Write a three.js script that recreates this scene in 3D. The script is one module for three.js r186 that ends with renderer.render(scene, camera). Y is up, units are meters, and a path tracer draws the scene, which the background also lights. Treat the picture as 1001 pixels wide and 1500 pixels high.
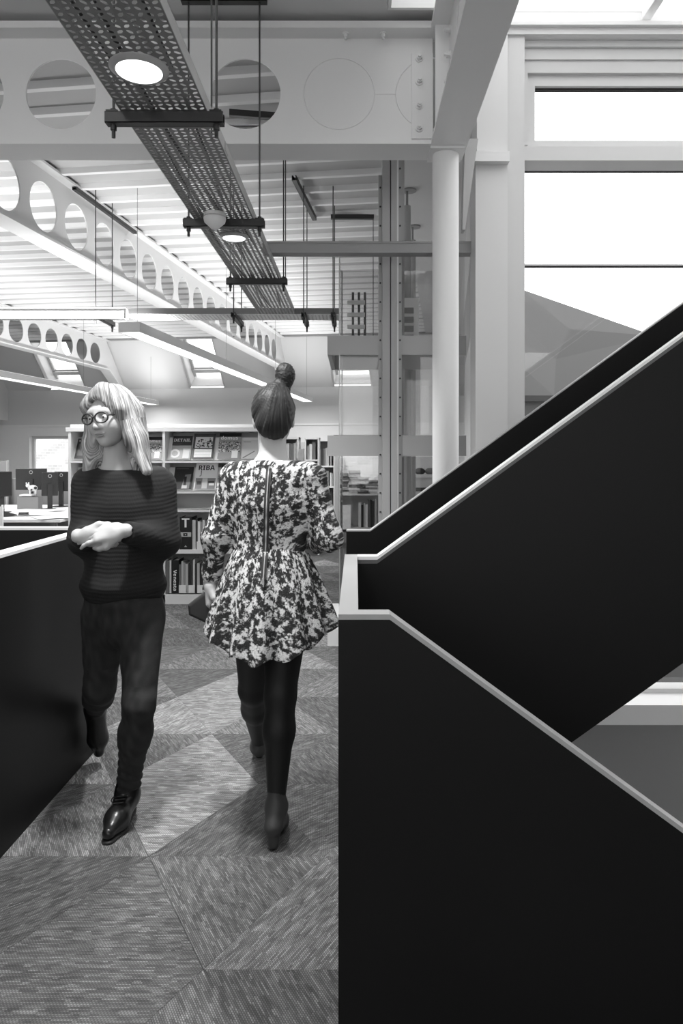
import * as THREE from 'three';
import { RectAreaLightUniformsLib } from 'three/addons/lights/RectAreaLightUniformsLib.js';
import { RoundedBoxGeometry } from 'three/addons/geometries/RoundedBoxGeometry.js';
import { mergeGeometries, mergeVertices } from 'three/addons/utils/BufferGeometryUtils.js';
import { ImprovedNoise } from 'three/addons/math/ImprovedNoise.js';

// ---------------------------------------------------------------- camera, sky, exposure
const scene = new THREE.Scene();
const F = 1040, CX = 521, CY = 668, EYE = 1.45;            // focal length and principal point of the 1001 x 1500 frame, eye height in metres
const camera = new THREE.PerspectiveCamera(2 * Math.atan(750 / F) * 180 / Math.PI, 1001 / 1500, 0.05, 200);
camera.position.set(0, EYE, 0);
camera.lookAt(0, EYE, -1);
camera.setViewOffset(1001, 1500, 500.5 - CX, 750 - CY, 1001, 1500);
camera.updateProjectionMatrix();
scene.add(camera);
scene.background = new THREE.Color(1, 1, 1);               // overcast sky
scene.backgroundIntensity = 2.5;
const renderer = new THREE.WebGLRenderer({ antialias: true });
renderer.toneMapping = THREE.LinearToneMapping;
renderer.toneMappingExposure = 1.0;
renderer.shadowMap.enabled = true;
RectAreaLightUniformsLib.init();
const PENDANT = 30, UPLIGHT = 20, TUBE = 52, DOWN = 3;                  // strength of the room's own lamps

// ---------------------------------------------------------------- helpers
let rs = 12345;
const rnd = () => { rs = (rs * 1664525 + 1013904223) >>> 0; return rs / 4294967296; };
const rr = (a, b) => a + (b - a) * rnd();
const noise = new ImprovedNoise();
const V = (x, y, z) => new THREE.Vector3(x, y, z);
// a point of the place from where it shows and how far off it stands
const P = (x, y, d) => V((x - CX) * d / F, EYE - (y - CY) * d / F, -d);
const PX = (x, d) => (x - CX) * d / F, PY = (y, d) => EYE - (y - CY) * d / F;
// the reading room's grid is turned against the stair hall's by TH: u runs along its beams, v across
const TH = Math.atan(134 / 1040), SN = Math.sin(TH), CS = Math.cos(TH);
const RM = (u, v, y = 0) => V(u * SN + v * CS, y, -(u * CS - v * SN));
const used = new Map();
function numbered(name) {
  const n = used.get(name) ?? 0; used.set(name, n + 1);
  return n ? name + '_' + String(n).padStart(3, '0') : name;
}
const shade = (o) => { o.castShadow = true; o.receiveShadow = true; return o; };
const box = (w, h, d, x = 0, y = 0, z = 0) => new THREE.BoxGeometry(w, h, d).translate(x, y, z);
// box between two corners: x0..x1, y0..y1, depth d0..d1 (z = -d)
const span = (x0, x1, y0, y1, d0, d1) => box(Math.abs(x1 - x0), Math.abs(y1 - y0), Math.abs(d1 - d0), (x0 + x1) / 2, (y0 + y1) / 2, -(d0 + d1) / 2);
const cyl = (r, h, x = 0, y = 0, z = 0, seg = 20, r2 = r) => new THREE.CylinderGeometry(r2, r, h, seg).translate(x, y, z);
function bar(a, b, r, seg = 8) {                             // round bar from a to b
  const d = b.clone().sub(a), g = new THREE.CylinderGeometry(r, r, d.length(), seg);
  g.applyQuaternion(new THREE.Quaternion().setFromUnitVectors(V(0, 1, 0), d.clone().normalize()));
  return g.translate((a.x + b.x) / 2, (a.y + b.y) / 2, (a.z + b.z) / 2);
}
const plainAttrs = (g) => { const q = g.index ? g.toNonIndexed() : g; for (const k of Object.keys(q.attributes)) if (!['position', 'normal', 'uv'].includes(k)) q.deleteAttribute(k); return q; };
const merged = (list) => { list = (Array.isArray(list) ? list : [list]); return list.length === 1 ? list[0] : mergeGeometries(list.map(plainAttrs)); };
function obj(name, geoms, m, parent) {
  const o = shade(new THREE.Mesh(merged(geoms), m));
  o.name = parent ? name : numbered(name);
  (parent ?? scene).add(o);
  return o;
}
function tag(o, label, category, group) {
  o.userData.label = label; o.userData.category = category;
  if (group) o.userData.group = group;
  return o;
}
function thing(name, label, category, pos, turn = 0, group) {
  const o = new THREE.Group(); o.name = numbered(name); scene.add(o);
  o.position.copy(pos); o.rotation.y = turn;
  return tag(o, label, category, group);
}
function struct(name, geoms, m, label, category) {
  const o = geoms ? obj(name, geoms, m) : new THREE.Group();
  if (!geoms) { o.name = numbered(name); scene.add(o); }
  o.userData.kind = 'structure'; o.userData.label = label; o.userData.category = category;
  return o;
}
function extrude(pts, depth, holes = []) {                    // outline in x,y pushed along +z by depth
  const s = new THREE.Shape(pts.map(([x, y]) => new THREE.Vector2(x, y)));
  for (const [x, y, r] of holes) { const h = new THREE.Path(); h.absarc(x, y, r, 0, Math.PI * 2, true); s.holes.push(h); }
  return new THREE.ExtrudeGeometry(s, { depth, bevelEnabled: false, curveSegments: 20 });
}
function metricUV(g) {                                        // box-projected uv in metres
  const q = g.index ? g.toNonIndexed() : g; q.computeVertexNormals();
  const p = q.attributes.position, n = q.attributes.normal, uv = new Float32Array(p.count * 2);
  for (let i = 0; i < p.count; i++) {
    const ax = Math.abs(n.getX(i)), ay = Math.abs(n.getY(i)), az = Math.abs(n.getZ(i));
    uv[i * 2] = ax > ay && ax > az ? p.getZ(i) : p.getX(i);
    uv[i * 2 + 1] = ay >= ax && ay >= az ? p.getZ(i) : p.getY(i);
  }
  q.setAttribute('uv', new THREE.BufferAttribute(uv, 2));
  return q;
}

// ---------------------------------------------------------------- materials
function dataTex(n, f, size, srgb = false) {                  // n x n grey texture covering size metres; f(i, j) in 0..1
  const a = new Uint8Array(n * n * 4);
  for (let j = 0; j < n; j++) for (let i = 0; i < n; i++) { const k = (j * n + i) * 4, v = Math.max(0, Math.min(255, f(i, j) * 255)); a[k] = a[k + 1] = a[k + 2] = v; a[k + 3] = 255; }
  const t = new THREE.DataTexture(a, n, n); t.wrapS = t.wrapT = THREE.RepeatWrapping; t.magFilter = THREE.LinearFilter; t.minFilter = THREE.LinearMipmapLinearFilter;
  t.repeat.set(1 / size, 1 / size); if (srgb) t.colorSpace = THREE.SRGBColorSpace; t.needsUpdate = true;
  return t;
}
const G = (v) => new THREE.Color().setRGB(v, v, v);
const mat = (v, rough = 0.7, extra = {}) => new THREE.MeshStandardMaterial({ color: G(v), roughness: rough, ...extra });
const M = {
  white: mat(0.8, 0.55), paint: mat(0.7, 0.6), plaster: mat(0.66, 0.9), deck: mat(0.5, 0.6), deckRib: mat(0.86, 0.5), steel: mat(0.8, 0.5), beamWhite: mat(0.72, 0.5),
  midSteel: mat(0.3, 0.45), grey: mat(0.34, 0.6), liftGrey: mat(0.42, 0.45), dark: mat(0.03, 0.5), channel: mat(0.05, 0.45, { metalness: 0.4 }), rod: mat(0.09, 0.4, { metalness: 0.6 }),
  tray: mat(0.2, 0.45, { metalness: 0.3 }), traySide: mat(0.5, 0.4, { metalness: 0.3 }), black: new THREE.MeshPhysicalMaterial({ color: G(0.0045), roughness: 0.5, specularIntensity: 0.45 }), blackCap: mat(0.34, 0.5), capShade: mat(0.1, 0.5),
  frame: mat(0.62, 0.5), alu: mat(0.5, 0.35, { metalness: 0.5 }), shelf: mat(0.8, 0.4), shelfBack: mat(0.55, 0.6), gasket: mat(0.02, 0.6), paper: mat(0.82, 0.9), pages: mat(0.72, 0.9),
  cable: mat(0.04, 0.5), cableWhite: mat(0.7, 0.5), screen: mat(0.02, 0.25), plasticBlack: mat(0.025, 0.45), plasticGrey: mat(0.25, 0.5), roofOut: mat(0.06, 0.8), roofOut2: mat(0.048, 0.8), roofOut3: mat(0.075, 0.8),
  ground: mat(0.3, 0.9), lowWall: mat(0.4, 0.85),
};
M.glass = new THREE.MeshPhysicalMaterial({ color: G(1), roughness: 0, transmission: 1, thickness: 0, ior: 1.45 });
M.liftGlass = new THREE.MeshPhysicalMaterial({ color: G(0.9), roughness: 0.02, transmission: 1, thickness: 0, ior: 1.5 });
const glow = (k) => new THREE.MeshStandardMaterial({ color: G(0.8), emissive: G(1), emissiveIntensity: k, roughness: 0.6 });
M.lamp = glow(2.5);
M.tube = glow(6);
// woven carpet: threads along u with light flecks
const CN = 1024, CSZ = 0.75, rows = 128, fleck = [];
for (let r = 0; r < rows; r++) { const row = []; let x = 0; while (x < CN) { const l = 10 + Math.floor(rnd() * 70); const v = rnd(); row.push([x, v < 0.5 ? rr(0.5, 0.72) : v < 0.85 ? rr(0.34, 0.5) : rr(0.75, 0.92)]); x += l; } fleck.push(row); }
const cloudy = (i, j, s) => noise.noise(Math.cos(i / CN * 6.2832) * s, Math.sin(i / CN * 6.2832) * s + Math.cos(j / CN * 6.2832) * s * 2, Math.sin(j / CN * 6.2832) * s * 2);
const carpetVal = new Float32Array(CN * CN);
for (let j = 0; j < CN; j++) {
  const r = Math.floor(j / 8), inr = (j % 8) / 8, row = fleck[r % rows]; let k = 0;
  for (let i = 0; i < CN; i++) {
    while (k + 1 < row.length && row[k + 1][0] <= i) k++;
    const knot = 0.78 + 0.22 * Math.sin((i + (r % 2) * 6) / 12 * 6.2832);
    const prof = 0.45 + 0.55 * Math.sin(Math.PI * Math.min(1, inr * 1.15));
    carpetVal[j * CN + i] = Math.max(0.04, row[k][1] * knot * prof + 0.12 * cloudy(i, j, 2.2));
  }
}
const carpetMap = dataTex(CN, (i, j) => 0.3 + 0.7 * carpetVal[j * CN + i], CSZ, true);
const carpetBump = dataTex(CN, (i, j) => carpetVal[j * CN + i], CSZ);
const carpet = (v) => new THREE.MeshStandardMaterial({ color: G(v), map: carpetMap, bumpMap: carpetBump, bumpScale: 0.0025, roughness: 0.95 });
M.carpet = [carpet(0.4), carpet(0.5), carpet(0.62), carpet(0.92)];
function canvasTex(w, h, draw) {
  const c = document.createElement('canvas'); c.width = w; c.height = h; draw(c.getContext('2d'), w, h);
  const t = new THREE.CanvasTexture(c); t.colorSpace = THREE.SRGBColorSpace; return t;
}
// ================================================================ THE SETTING
// ---------------------------------------------------------------- floor with the two stair wells
const WELL = { x0: 0.0, d0: 1.64, d1: 3.56 };
{
  const sh = new THREE.Shape([[-13, -4.2], [6.3, -4.2], [6.3, 1.64], [0, 1.64], [0, 3.56], [0.95, 3.56], [0.95, 5.05], [2.38, 15.2], [-9.4, 16.6], [-13, 16.6]].map(([x, d]) => new THREE.Vector2(x, d)));
  const hole = (pts) => { const h = new THREE.Path(); pts.forEach(([x, d], i) => (i ? h.lineTo(x, d) : h.moveTo(x, d))); h.closePath(); sh.holes.push(h); };
  hole([[-1.34, 0.6], [-4.2, 0.6], [-4.2, 3.6], [-1.34, 3.6]]);
  const g = metricUV(new THREE.ExtrudeGeometry(sh, { depth: 0.3, bevelEnabled: false }).rotateX(-Math.PI / 2).translate(0, -0.306, 0));
  const fl = struct('floor', null, null, 'carpet floor of woven grey triangles and diamonds', 'floor');
  obj('floor_slab', g, M.carpet[0], fl);
  // carpet cut into diamonds 0.64 x 1.134 m, all but one column of them halved across
  const A = 0.32, B = 0.567, X0 = -0.75, D0 = 2.005;
  const clip = (poly, f) => { const out = []; for (let i = 0; i < poly.length; i++) { const a = poly[i], b = poly[(i + 1) % poly.length], fa = f(a), fb = f(b); if (fa >= 0) out.push(a); if ((fa >= 0) !== (fb >= 0)) { const t = fa / (fa - fb); out.push([a[0] + (b[0] - a[0]) * t, a[1] + (b[1] - a[1]) * t]); } } return out; };
  const tones = [0, 1, 2, 1, 3, 0, 2, 1];
  let n = 0;
  const piece = (poly, tone, ang) => {
    const dm = poly.reduce((s, p) => s + p[1], 0) / poly.length;
    if (dm < 3.7) poly = clip(poly, (p) => p[0] + 1.30);
    if (poly.length && poly.some((p) => p[1] > 1.6) && poly.some((p) => p[1] < 3.6) && poly.some((p) => p[0] > 0)) poly = clip(poly, (p) => -p[0]);
    poly = clip(clip(poly, (p) => p[1] - 0.2), (p) => 0.95 - p[0]);
    if (poly.length < 3) return;
    const cx = poly.reduce((s, p) => s + p[0], 0) / poly.length, cd = poly.reduce((s, p) => s + p[1], 0) / poly.length;
    const sh = new THREE.Shape(poly.map(([x, d]) => new THREE.Vector2(cx + (x - cx) * 0.997, cd + (d - cd) * 0.998)));
    const g = new THREE.ExtrudeGeometry(sh, { depth: 0.006, bevelEnabled: false }).rotateX(-Math.PI / 2).translate(0, -0.006, 0);
    const p = g.attributes.position, uv = g.attributes.uv, c = Math.cos(ang), s = Math.sin(ang), ox = rr(0, 9), oy = rr(0, 9);
    for (let i = 0; i < p.count; i++) uv.setXY(i, c * p.getX(i) + s * -p.getZ(i) + ox, -s * p.getX(i) + c * -p.getZ(i) + oy);
    obj('carpet_tile', g, M.carpet[tone], fl); n++;
  };
  for (let j = -4; j <= 13; j++) for (let i = -4; i <= 6; i++) {
    if ((i + j) & 1) continue;
    const x = X0 + i * A, d = D0 + j * B;
    if (d > 9.4 || x > 1.2 || x < -2.4) continue;
    const whole = (((i % 4) + 4) % 4) === 0;
    if (whole) { piece([[x, d - B], [x + A, d], [x, d + B], [x - A, d]], j === 0 ? 1 : 3, 0); continue; }
    const k = tones[(((i * 3 + j * 5) % 8) + 8) % 8], up = ((i + j) >> 1) & 1;
    piece([[x - A, d], [x + A, d], [x, d + B]], k, up ? 1.06 : -1.06);
    piece([[x, d - B], [x + A, d], [x - A, d]], (k + 1) % 3, up ? -1.06 : 0.7);
  }
}
struct('floor', span(-13, 6.4, -3.6, -3.3, -4.2, 5.2), M.lowWall, 'grey floor of the storey below', 'floor');
// ---------------------------------------------------------------- outer walls
{
  const lw = box(0.25, 7.6, 21, 0, 0.4, 0).rotateY(-TH); const c = RM(5.5, -10.9); lw.translate(c.x, 0, c.z);
  struct('wall_left', lw, M.paint, 'white side wall of the reading room', 'wall');
}
{
  const wb = [span(-13, 7, -3.4, 0.8, -4.2, -4.0), span(-13, 7, 3.6, 4.6, -4.2, -4.0)], bays = [[-9.5, -6.4], [-6, -2.9], [-2.5, 0.6], [1, 4.1]];
  let x = -13; for (const [p, q] of bays) { wb.push(span(x, p, 0.8, 3.6, -4.2, -4.0)); x = q; } wb.push(span(x, 7, 0.8, 3.6, -4.2, -4.0));
  struct('wall_back', wb, M.paint, 'white wall with added windows behind the stair hall', 'wall');
  bays.forEach(([p, q], i) => {  // unseen windows, added to throw daylight onto the beam and hall
    const w = struct('window_' + (8 + i), null, null, 'large unseen window added behind the stair hall for daylight', 'window');
    obj('window_frame', [span(p, q, 0.8, 0.86, -4.15, -4.05), span(p, q, 3.54, 3.6, -4.15, -4.05), span(p, p + 0.06, 0.86, 3.54, -4.15, -4.05), span(q - 0.06, q, 0.86, 3.54, -4.15, -4.05)], M.frame, w);
    obj('pane', span(p + 0.06, q - 0.06, 0.86, 3.54, -4.103, -4.097), M.glass, w);
  });
}
struct('wall_right', span(6.2, 6.4, -3.4, 4.9, -4.2, 5.2), M.paint, 'white end wall of the stair hall', 'wall');
{
  const g = box(0.14, 7.4, 9.7, 0, 0.3, 0).rotateY(-TH), c = RM(5.2 + 4.9, 0.42); g.translate(c.x, 0, c.z);
  struct('wall_side', g, M.paint, 'white side wall beyond the lift', 'wall');
}
// ---------------------------------------------------------------- far wall of the reading room (u = 15): windows, band, sloped soffit with rooflights
const FAR = new THREE.Group(); FAR.rotation.y = -TH; // local x = v, z = -u
{
  const far = struct('wall_far', null, null, 'pale far wall with window band and sloped soffit', 'wall');
  far.rotation.y = -TH;
  const U = 15, wins = [[-9.38, -7.6], [-6.2, -4.4], [-2.4, -0.75]], vl = -10.8, vr = 0.4;
  const seg = (v0, v1, y0, y1, u0 = U, u1 = U + 0.25) => span(v0, v1, y0, y1, u0, u1);
  obj('wall_band', seg(vl, vr, 2.14, 2.95), M.plaster, far);
  obj('rail', seg(vl, vr, 2.11, 2.15, U - 0.03, U), M.white, far);
  const low = [seg(vl, vr, -0.3, 0.82), seg(vl, vr, 1.9, 2.14)];
  let v = vl; for (const [a, b] of wins) { low.push(seg(v, a, 0.82, 1.9)); v = b; } low.push(seg(v, vr, 0.82, 1.9));
  obj('window_wall', low, M.white, far);
  wins.forEach(([a, b], i) => {
    const w = struct('window_' + (i + 1), null, null, ['white framed window behind the desks', 'white framed window behind the magazine case', 'white framed window behind the book stacks'][i], 'window'); w.rotation.y = -TH;
    const f = 0.06, g = (p, q, y0, y1) => span(p, q, y0, y1, U + 0.1, U + 0.17);
    obj('window_frame', [g(a, b, 1.9 - f, 1.9), g(a, b, 0.82, 0.82 + f), g(a, a + f, 0.82 + f, 1.9 - f), g(b - f, b, 0.82 + f, 1.9 - f)], M.frame, w);
    obj('pane', span(a + f, b - f, 0.82 + f, 1.9 - f, U + 0.13, U + 0.136), M.glass, w);
    obj('window_sill', span(a - 0.04, b + 0.04, 0.8, 0.84, U - 0.12, U + 0.1), M.white, w);
  });
  // sloped soffit from (14.1, 3.92) down to (15, 2.93)
  const u0 = 14.1, y0 = 3.92, u1 = U, y1 = 2.93, L = Math.hypot(u1 - u0, y1 - y0), ang = Math.atan2(y0 - y1, u1 - u0);
  const slab = (a, b, s0, s1, t0, t1) => { // box in slope frame: s down the slope, t outwards
    const g = box(b - a, t1 - t0, s1 - s0, (a + b) / 2, (t0 + t1) / 2, -(s0 + s1) / 2);
    return g.rotateX(-ang).translate(0, y0, -u0);
  };
  const sky = [[-12.0, -11.2], [-8.87, -8.02], [-5.59, -4.82], [-2.39, -1.6]];
  v = vl; const pan = [];
  for (const [a, b] of sky) { if (a > v) pan.push(slab(v, a, 0, L, 0, 0.1)); v = Math.max(v, b); } pan.push(slab(v, vr, 0, L, 0, 0.1));
  pan.forEach((g) => obj('soffit_panel', g, M.plaster, far));
  obj('cornice', span(vl, vr, 3.86, 3.9, 14.02, 14.1), M.grey, far);
  sky.slice(1).forEach(([a, b], i) => {
    const w = struct('window_' + (4 + i), null, null, 'rooflight in the sloped soffit with deep white reveal', 'rooflight'); w.rotation.y = -TH;
    obj('reveal', [slab(a - 0.03, a, 0, L, 0, 0.42), slab(b, b + 0.03, 0, L, 0, 0.42), slab(a, b, -0.03, 0, 0, 0.42), slab(a, b, L - 0.02, L + 0.02, 0.1, 0.42)], M.white, w);
    obj('sash', [slab(a, a + 0.06, 0.05, L - 0.05, 0.36, 0.42), slab(b - 0.06, b, 0.05, L - 0.05, 0.36, 0.42), slab(a, b, 0, 0.07, 0.36, 0.42), slab(a, b, L - 0.26, L - 0.18, 0.33, 0.42)], M.frame, w);
    obj('pane', slab(a + 0.05, b - 0.05, 0.05, L - 0.2, 0.385, 0.39), M.glass, w);
    obj('opening_bar', slab(a + 0.1, b - 0.1, L - 0.34, L - 0.31, 0.3, 0.33), M.alu, w);
  });
  // brick house across the yard
  const brickT = dataTex(256, (i, j) => { const r = Math.floor(j / 16), bi = Math.floor((i + (r % 2) * 16) / 32), jm = j % 16 < 2 || (i + (r % 2) * 16) % 32 < 2; return jm ? 1 : 0.86 + 0.1 * Math.abs(Math.sin(bi * 12.9 + r * 78.2)); }, 1.2, true);
  const bh = obj('brick_house', metricUV(span(-14, 3.4, -4, 3.2, 19, 19.4)), new THREE.MeshStandardMaterial({ color: G(0.9), map: brickT, roughness: 0.9 }));
  bh.rotation.y = -TH; tag(bh, 'pale brick wall of the house outside the far windows', 'building');
}
// ---------------------------------------------------------------- ceilings
{
  const dk = struct('ceiling', null, null, 'white ribbed roof deck over the reading room', 'ceiling');
  const a = RM(14.1, -11), b = RM(14.1, 0.5);
  const sh = new THREE.Shape([[-13, 4.2], [0.6, 4.2], [0.6, 5.1], [1.05, 5.3], [b.x, -b.z], [a.x, -a.z]].map(([x, d]) => new THREE.Vector2(x, d)));
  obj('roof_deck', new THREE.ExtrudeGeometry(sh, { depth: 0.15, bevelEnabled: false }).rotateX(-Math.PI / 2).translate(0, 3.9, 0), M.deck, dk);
  for (let k = 0; k < 34; k++) {
    const u = 3.03 + k * 0.336; if (u > 14.0) break;
    const vr = Math.min(-0.42, (u * CS - 4.4) / SN); if (vr < -10.5) continue;
    const pr = extrude([[-0.045, 0], [0.045, 0], [0.022, -0.04], [-0.022, -0.04]], vr + 10.7).rotateY(Math.PI / 2);
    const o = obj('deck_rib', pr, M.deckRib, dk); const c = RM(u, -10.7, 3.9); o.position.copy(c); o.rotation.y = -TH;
  }
  const fs = box(0.8, 0.03, 8.6, 0, 3.885, 0).rotateY(-TH), c = RM(9.7, -0.02); obj('flat_soffit', fs.translate(c.x, 0, c.z), M.plaster, dk);
  // hall ceiling with the rooflight slot beside the long beam
  const hs = new THREE.Shape([[-13, -4.2], [0.54, -4.2], [0.54, 4.3], [-13, 4.3]].map(([x, d]) => new THREE.Vector2(x, d)));
  const hp = new THREE.Path(); [[0.18, 1.2], [0.52, 1.2], [0.52, 4.0], [0.18, 4.0]].forEach(([x, d], i) => (i ? hp.lineTo(x, d) : hp.moveTo(x, d))); hp.closePath(); hs.holes.push(hp);
  for (const [xa, xb] of [[-2.7, -1.3], [-6.4, -4.6]]) { const q = new THREE.Path(); [[xa, -3.2], [xb, -3.2], [xb, 2.6], [xa, 2.6]].forEach(([x, d], i) => (i ? q.lineTo(x, d) : q.moveTo(x, d))); q.closePath(); hs.holes.push(q); }  // two unseen rooflights, added to brighten the cross beam and floor
  const hc = struct('ceiling', null, null, 'flat pale ceiling over the landing', 'ceiling');
  obj('ceiling_slab', new THREE.ExtrudeGeometry(hs, { depth: 0.2, bevelEnabled: false }).rotateX(-Math.PI / 2).translate(0, 3.985, 0), M.plaster, hc);
  obj('rooflight_kerb', [span(0.182, 0.2, 3.96, 4.25, 1.21, 3.975), span(0.182, 0.51, 3.96, 4.25, 3.976, 3.997)], M.white, hc);
  for (const [xa, xb] of [[-2.7, -1.3], [-6.4, -4.6]]) obj('added_rooflight_pane', span(xa, xb, 4.1, 4.108, -3.2, 2.6), M.glass, hc);
  const rf = struct('ceiling', null, null, 'glazed roof over the stairs', 'ceiling');
  obj('roof_border', [span(0.54, 6.4, 4.46, 4.6, -4.2, 0.3), span(0.54, 6.4, 4.46, 4.6, 4.93, 5.3), span(0.54, 0.72, 4.46, 4.6, 0.3, 4.95), span(5.9, 6.4, 4.46, 4.6, 0.3, 4.95), span(0.5, 0.62, 3.93, 4.6, -4.2, 5.1)], M.white, rf);
  for (let k = 1; k < 4; k++) obj('glazing_bar', span(0.72 + k * 1.3 - 0.03, 0.72 + k * 1.3 + 0.03, 4.48, 4.58, 0.3, 4.93), M.white, rf);
  for (let k = 0; k < 4; k++) obj('roof_pane', span(0.72 + k * 1.3, k === 3 ? 5.9 : 0.72 + (k + 1) * 1.3, 4.53, 4.538, 0.3, 4.93), M.glass, rf);
}
// ---------------------------------------------------------------- window wall of the stair hall, 5 m away
{
  const D = 5, X = (x) => PX(x, D), Y = (y) => PY(y, D), XR = 6.2;
  const ww = struct('wall_front', null, null, 'window wall beside the stairs', 'wall');
  obj('wall_below', span(0.9, XR, -3.4, -0.3, 4.95, 5.25), M.lowWall, ww);
  obj('lintel_board', span(0.9, XR, PY(50, 4.86), 4.385, 4.86, 5.25), M.paint, ww);
  obj('lintel_board', span(0.9, XR, PY(68, 4.93), PY(50, 4.86) - 0.002, 4.93, 5.25), M.paint, ww);
  obj('lintel_board', span(0.9, XR, Y(92), PY(68, 4.93) - 0.002, 4.955, 5.25), M.paint, ww);
  obj('lintel_board', span(0.9, XR, 4.41, 4.5, 4.95, 5.25), M.paint, ww);
  obj('trim_bead', span(0.9, XR, 4.385, 4.41, 4.83, 5.25), M.white, ww);
  obj('corner_wall', span(0.86, X(744), -3.4, 4.6, 5.02, 5.25), M.paint, ww);
  // boxed pier with its cap
  const pr = struct('trim_1', null, null, 'boxed white pier beside the tall window', 'pier');
  obj('pier_shaft', span(PX(697, 4.8), PX(744, 4.8), -3.3, PY(238, 4.8), 4.8, 5.02), M.paint, pr);
  obj('pier_cap', span(PX(690, 4.74), PX(747, 4.74), PY(236, 4.74), PY(221, 4.74), 4.74, 5.02), M.white, pr);
  obj('pier_head', span(PX(699, 4.84), PX(744, 4.84), PY(221, 4.84), 4.46, 4.84, 5.02), M.paint, pr);
  // the window
  const w = struct('window_7', null, null, 'tall overexposed window of the stair hall', 'window');
  const x0 = 1.03, xr = 5.9;
  obj('jamb', span(x0, X(763), -0.3, 4.37, 4.88, 5.2), M.frame, w);
  obj('jamb', span(xr, XR, -0.3, Y(50), 4.88, 5.2), M.frame, w);
  obj('transom', span(X(763), xr, PY(235, 4.92), PY(214, 4.92), 4.92, 5.1), M.frame, w);
  obj('casement_frame', [span(X(763), xr, Y(110), Y(92), 4.97, 5.1), span(X(763), X(772), Y(215), Y(110), 4.97, 5.1)], M.frame, w);
  const sx0 = X(772), s0 = Y(206), s1 = Y(126);
  obj('casement_sash', [span(sx0, xr, s1, Y(109), 5.0, 5.09), span(sx0, xr, Y(216), s0, 5.0, 5.09), span(sx0, X(784), s0, s1, 5.0, 5.09)], M.frame, w);
  obj('gasket', [span(X(784), xr, s1 - 0.014, s1, 5.03, 5.06)], M.gasket, w);
  obj('pane', span(X(784), xr, s0, s1, 5.045, 5.051), M.glass, w);
  obj('pane', span(X(763), xr, -0.24, PY(235, 4.92), 5.12, 5.126), M.glass, w);
  obj('head_gasket', span(X(763), xr, PY(251, 5.11), PY(251, 5.11) + 0.02, 5.1, 5.14), M.gasket, w);
  const yb = PY(390, 5.12);
  obj('glazing_bar', span(X(763), xr, yb, yb + 0.012, 5.1, 5.15), M.white, w); obj('glazing_gasket', span(X(763), xr, yb - 0.005, yb, 5.1, 5.15), M.gasket, w);
  obj('bottom_frame', [span(X(763), xr, -0.3, PY(1006, 5.1), 5.06, 5.2), span(X(763), xr, -0.3, PY(1018, 5.03), 5.0, 5.07)], M.frame, w);
  obj('window_sill', [span(x0, XR, PY(1062, 4.82), PY(1033, 4.82), 4.82, 5.06)], M.white, w);
}
// neighbouring roof and ground outside
{
  const r = thing('neighbouring_roof', 'grey folded metal roof outside the tall window', 'roof', V(0, 0, 0));
  const tri = (list) => { const g = new THREE.BufferGeometry(), p = [], ix = []; list.forEach((t) => t.forEach((q) => p.push(q.x, q.y, q.z))); g.setAttribute('position', new THREE.Float32BufferAttribute(p, 3)); g.setAttribute('uv', new THREE.Float32BufferAttribute(new Float32Array(p.length / 3 * 2), 2)); g.computeVertexNormals(); return g; };
  const A = P(700, 398, 17), Bq = P(765, 424, 16.4), Cq = P(960, 492, 15), E = P(1130, 556, 13.5), l0 = P(690, 470, 14), l1 = P(690, 580, 12), m1 = P(815, 526, 13.2), m2 = P(812, 580, 12), e1 = P(1130, 580, 12), k1 = P(835, 482, 14.6);
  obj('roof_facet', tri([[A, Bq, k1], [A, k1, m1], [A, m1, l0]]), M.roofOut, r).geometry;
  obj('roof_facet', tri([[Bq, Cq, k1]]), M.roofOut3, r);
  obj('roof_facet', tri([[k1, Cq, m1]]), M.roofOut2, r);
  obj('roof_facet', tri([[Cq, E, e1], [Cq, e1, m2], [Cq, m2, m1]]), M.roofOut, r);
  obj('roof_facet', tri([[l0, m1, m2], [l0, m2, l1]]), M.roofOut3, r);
  obj('gutter', span(l1.x, e1.x, l1.y - 0.1, l1.y, 11.9, 12.05), M.dark, r);
  obj('house_wall', span(l1.x, e1.x + 2, -4, l1.y - 0.1, 12.0, 12.4), M.roofOut3, r);
  tag(obj('outdoor_ground', span(-30, 40, -4.3, -4, 5.4, 60), M.ground), 'grey paved ground outside the windows', 'ground').userData.kind = 'structure';
}
// ---------------------------------------------------------------- black balustrades and stairs
const SL = 0.728;
const CAPT = 0.012;
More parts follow.
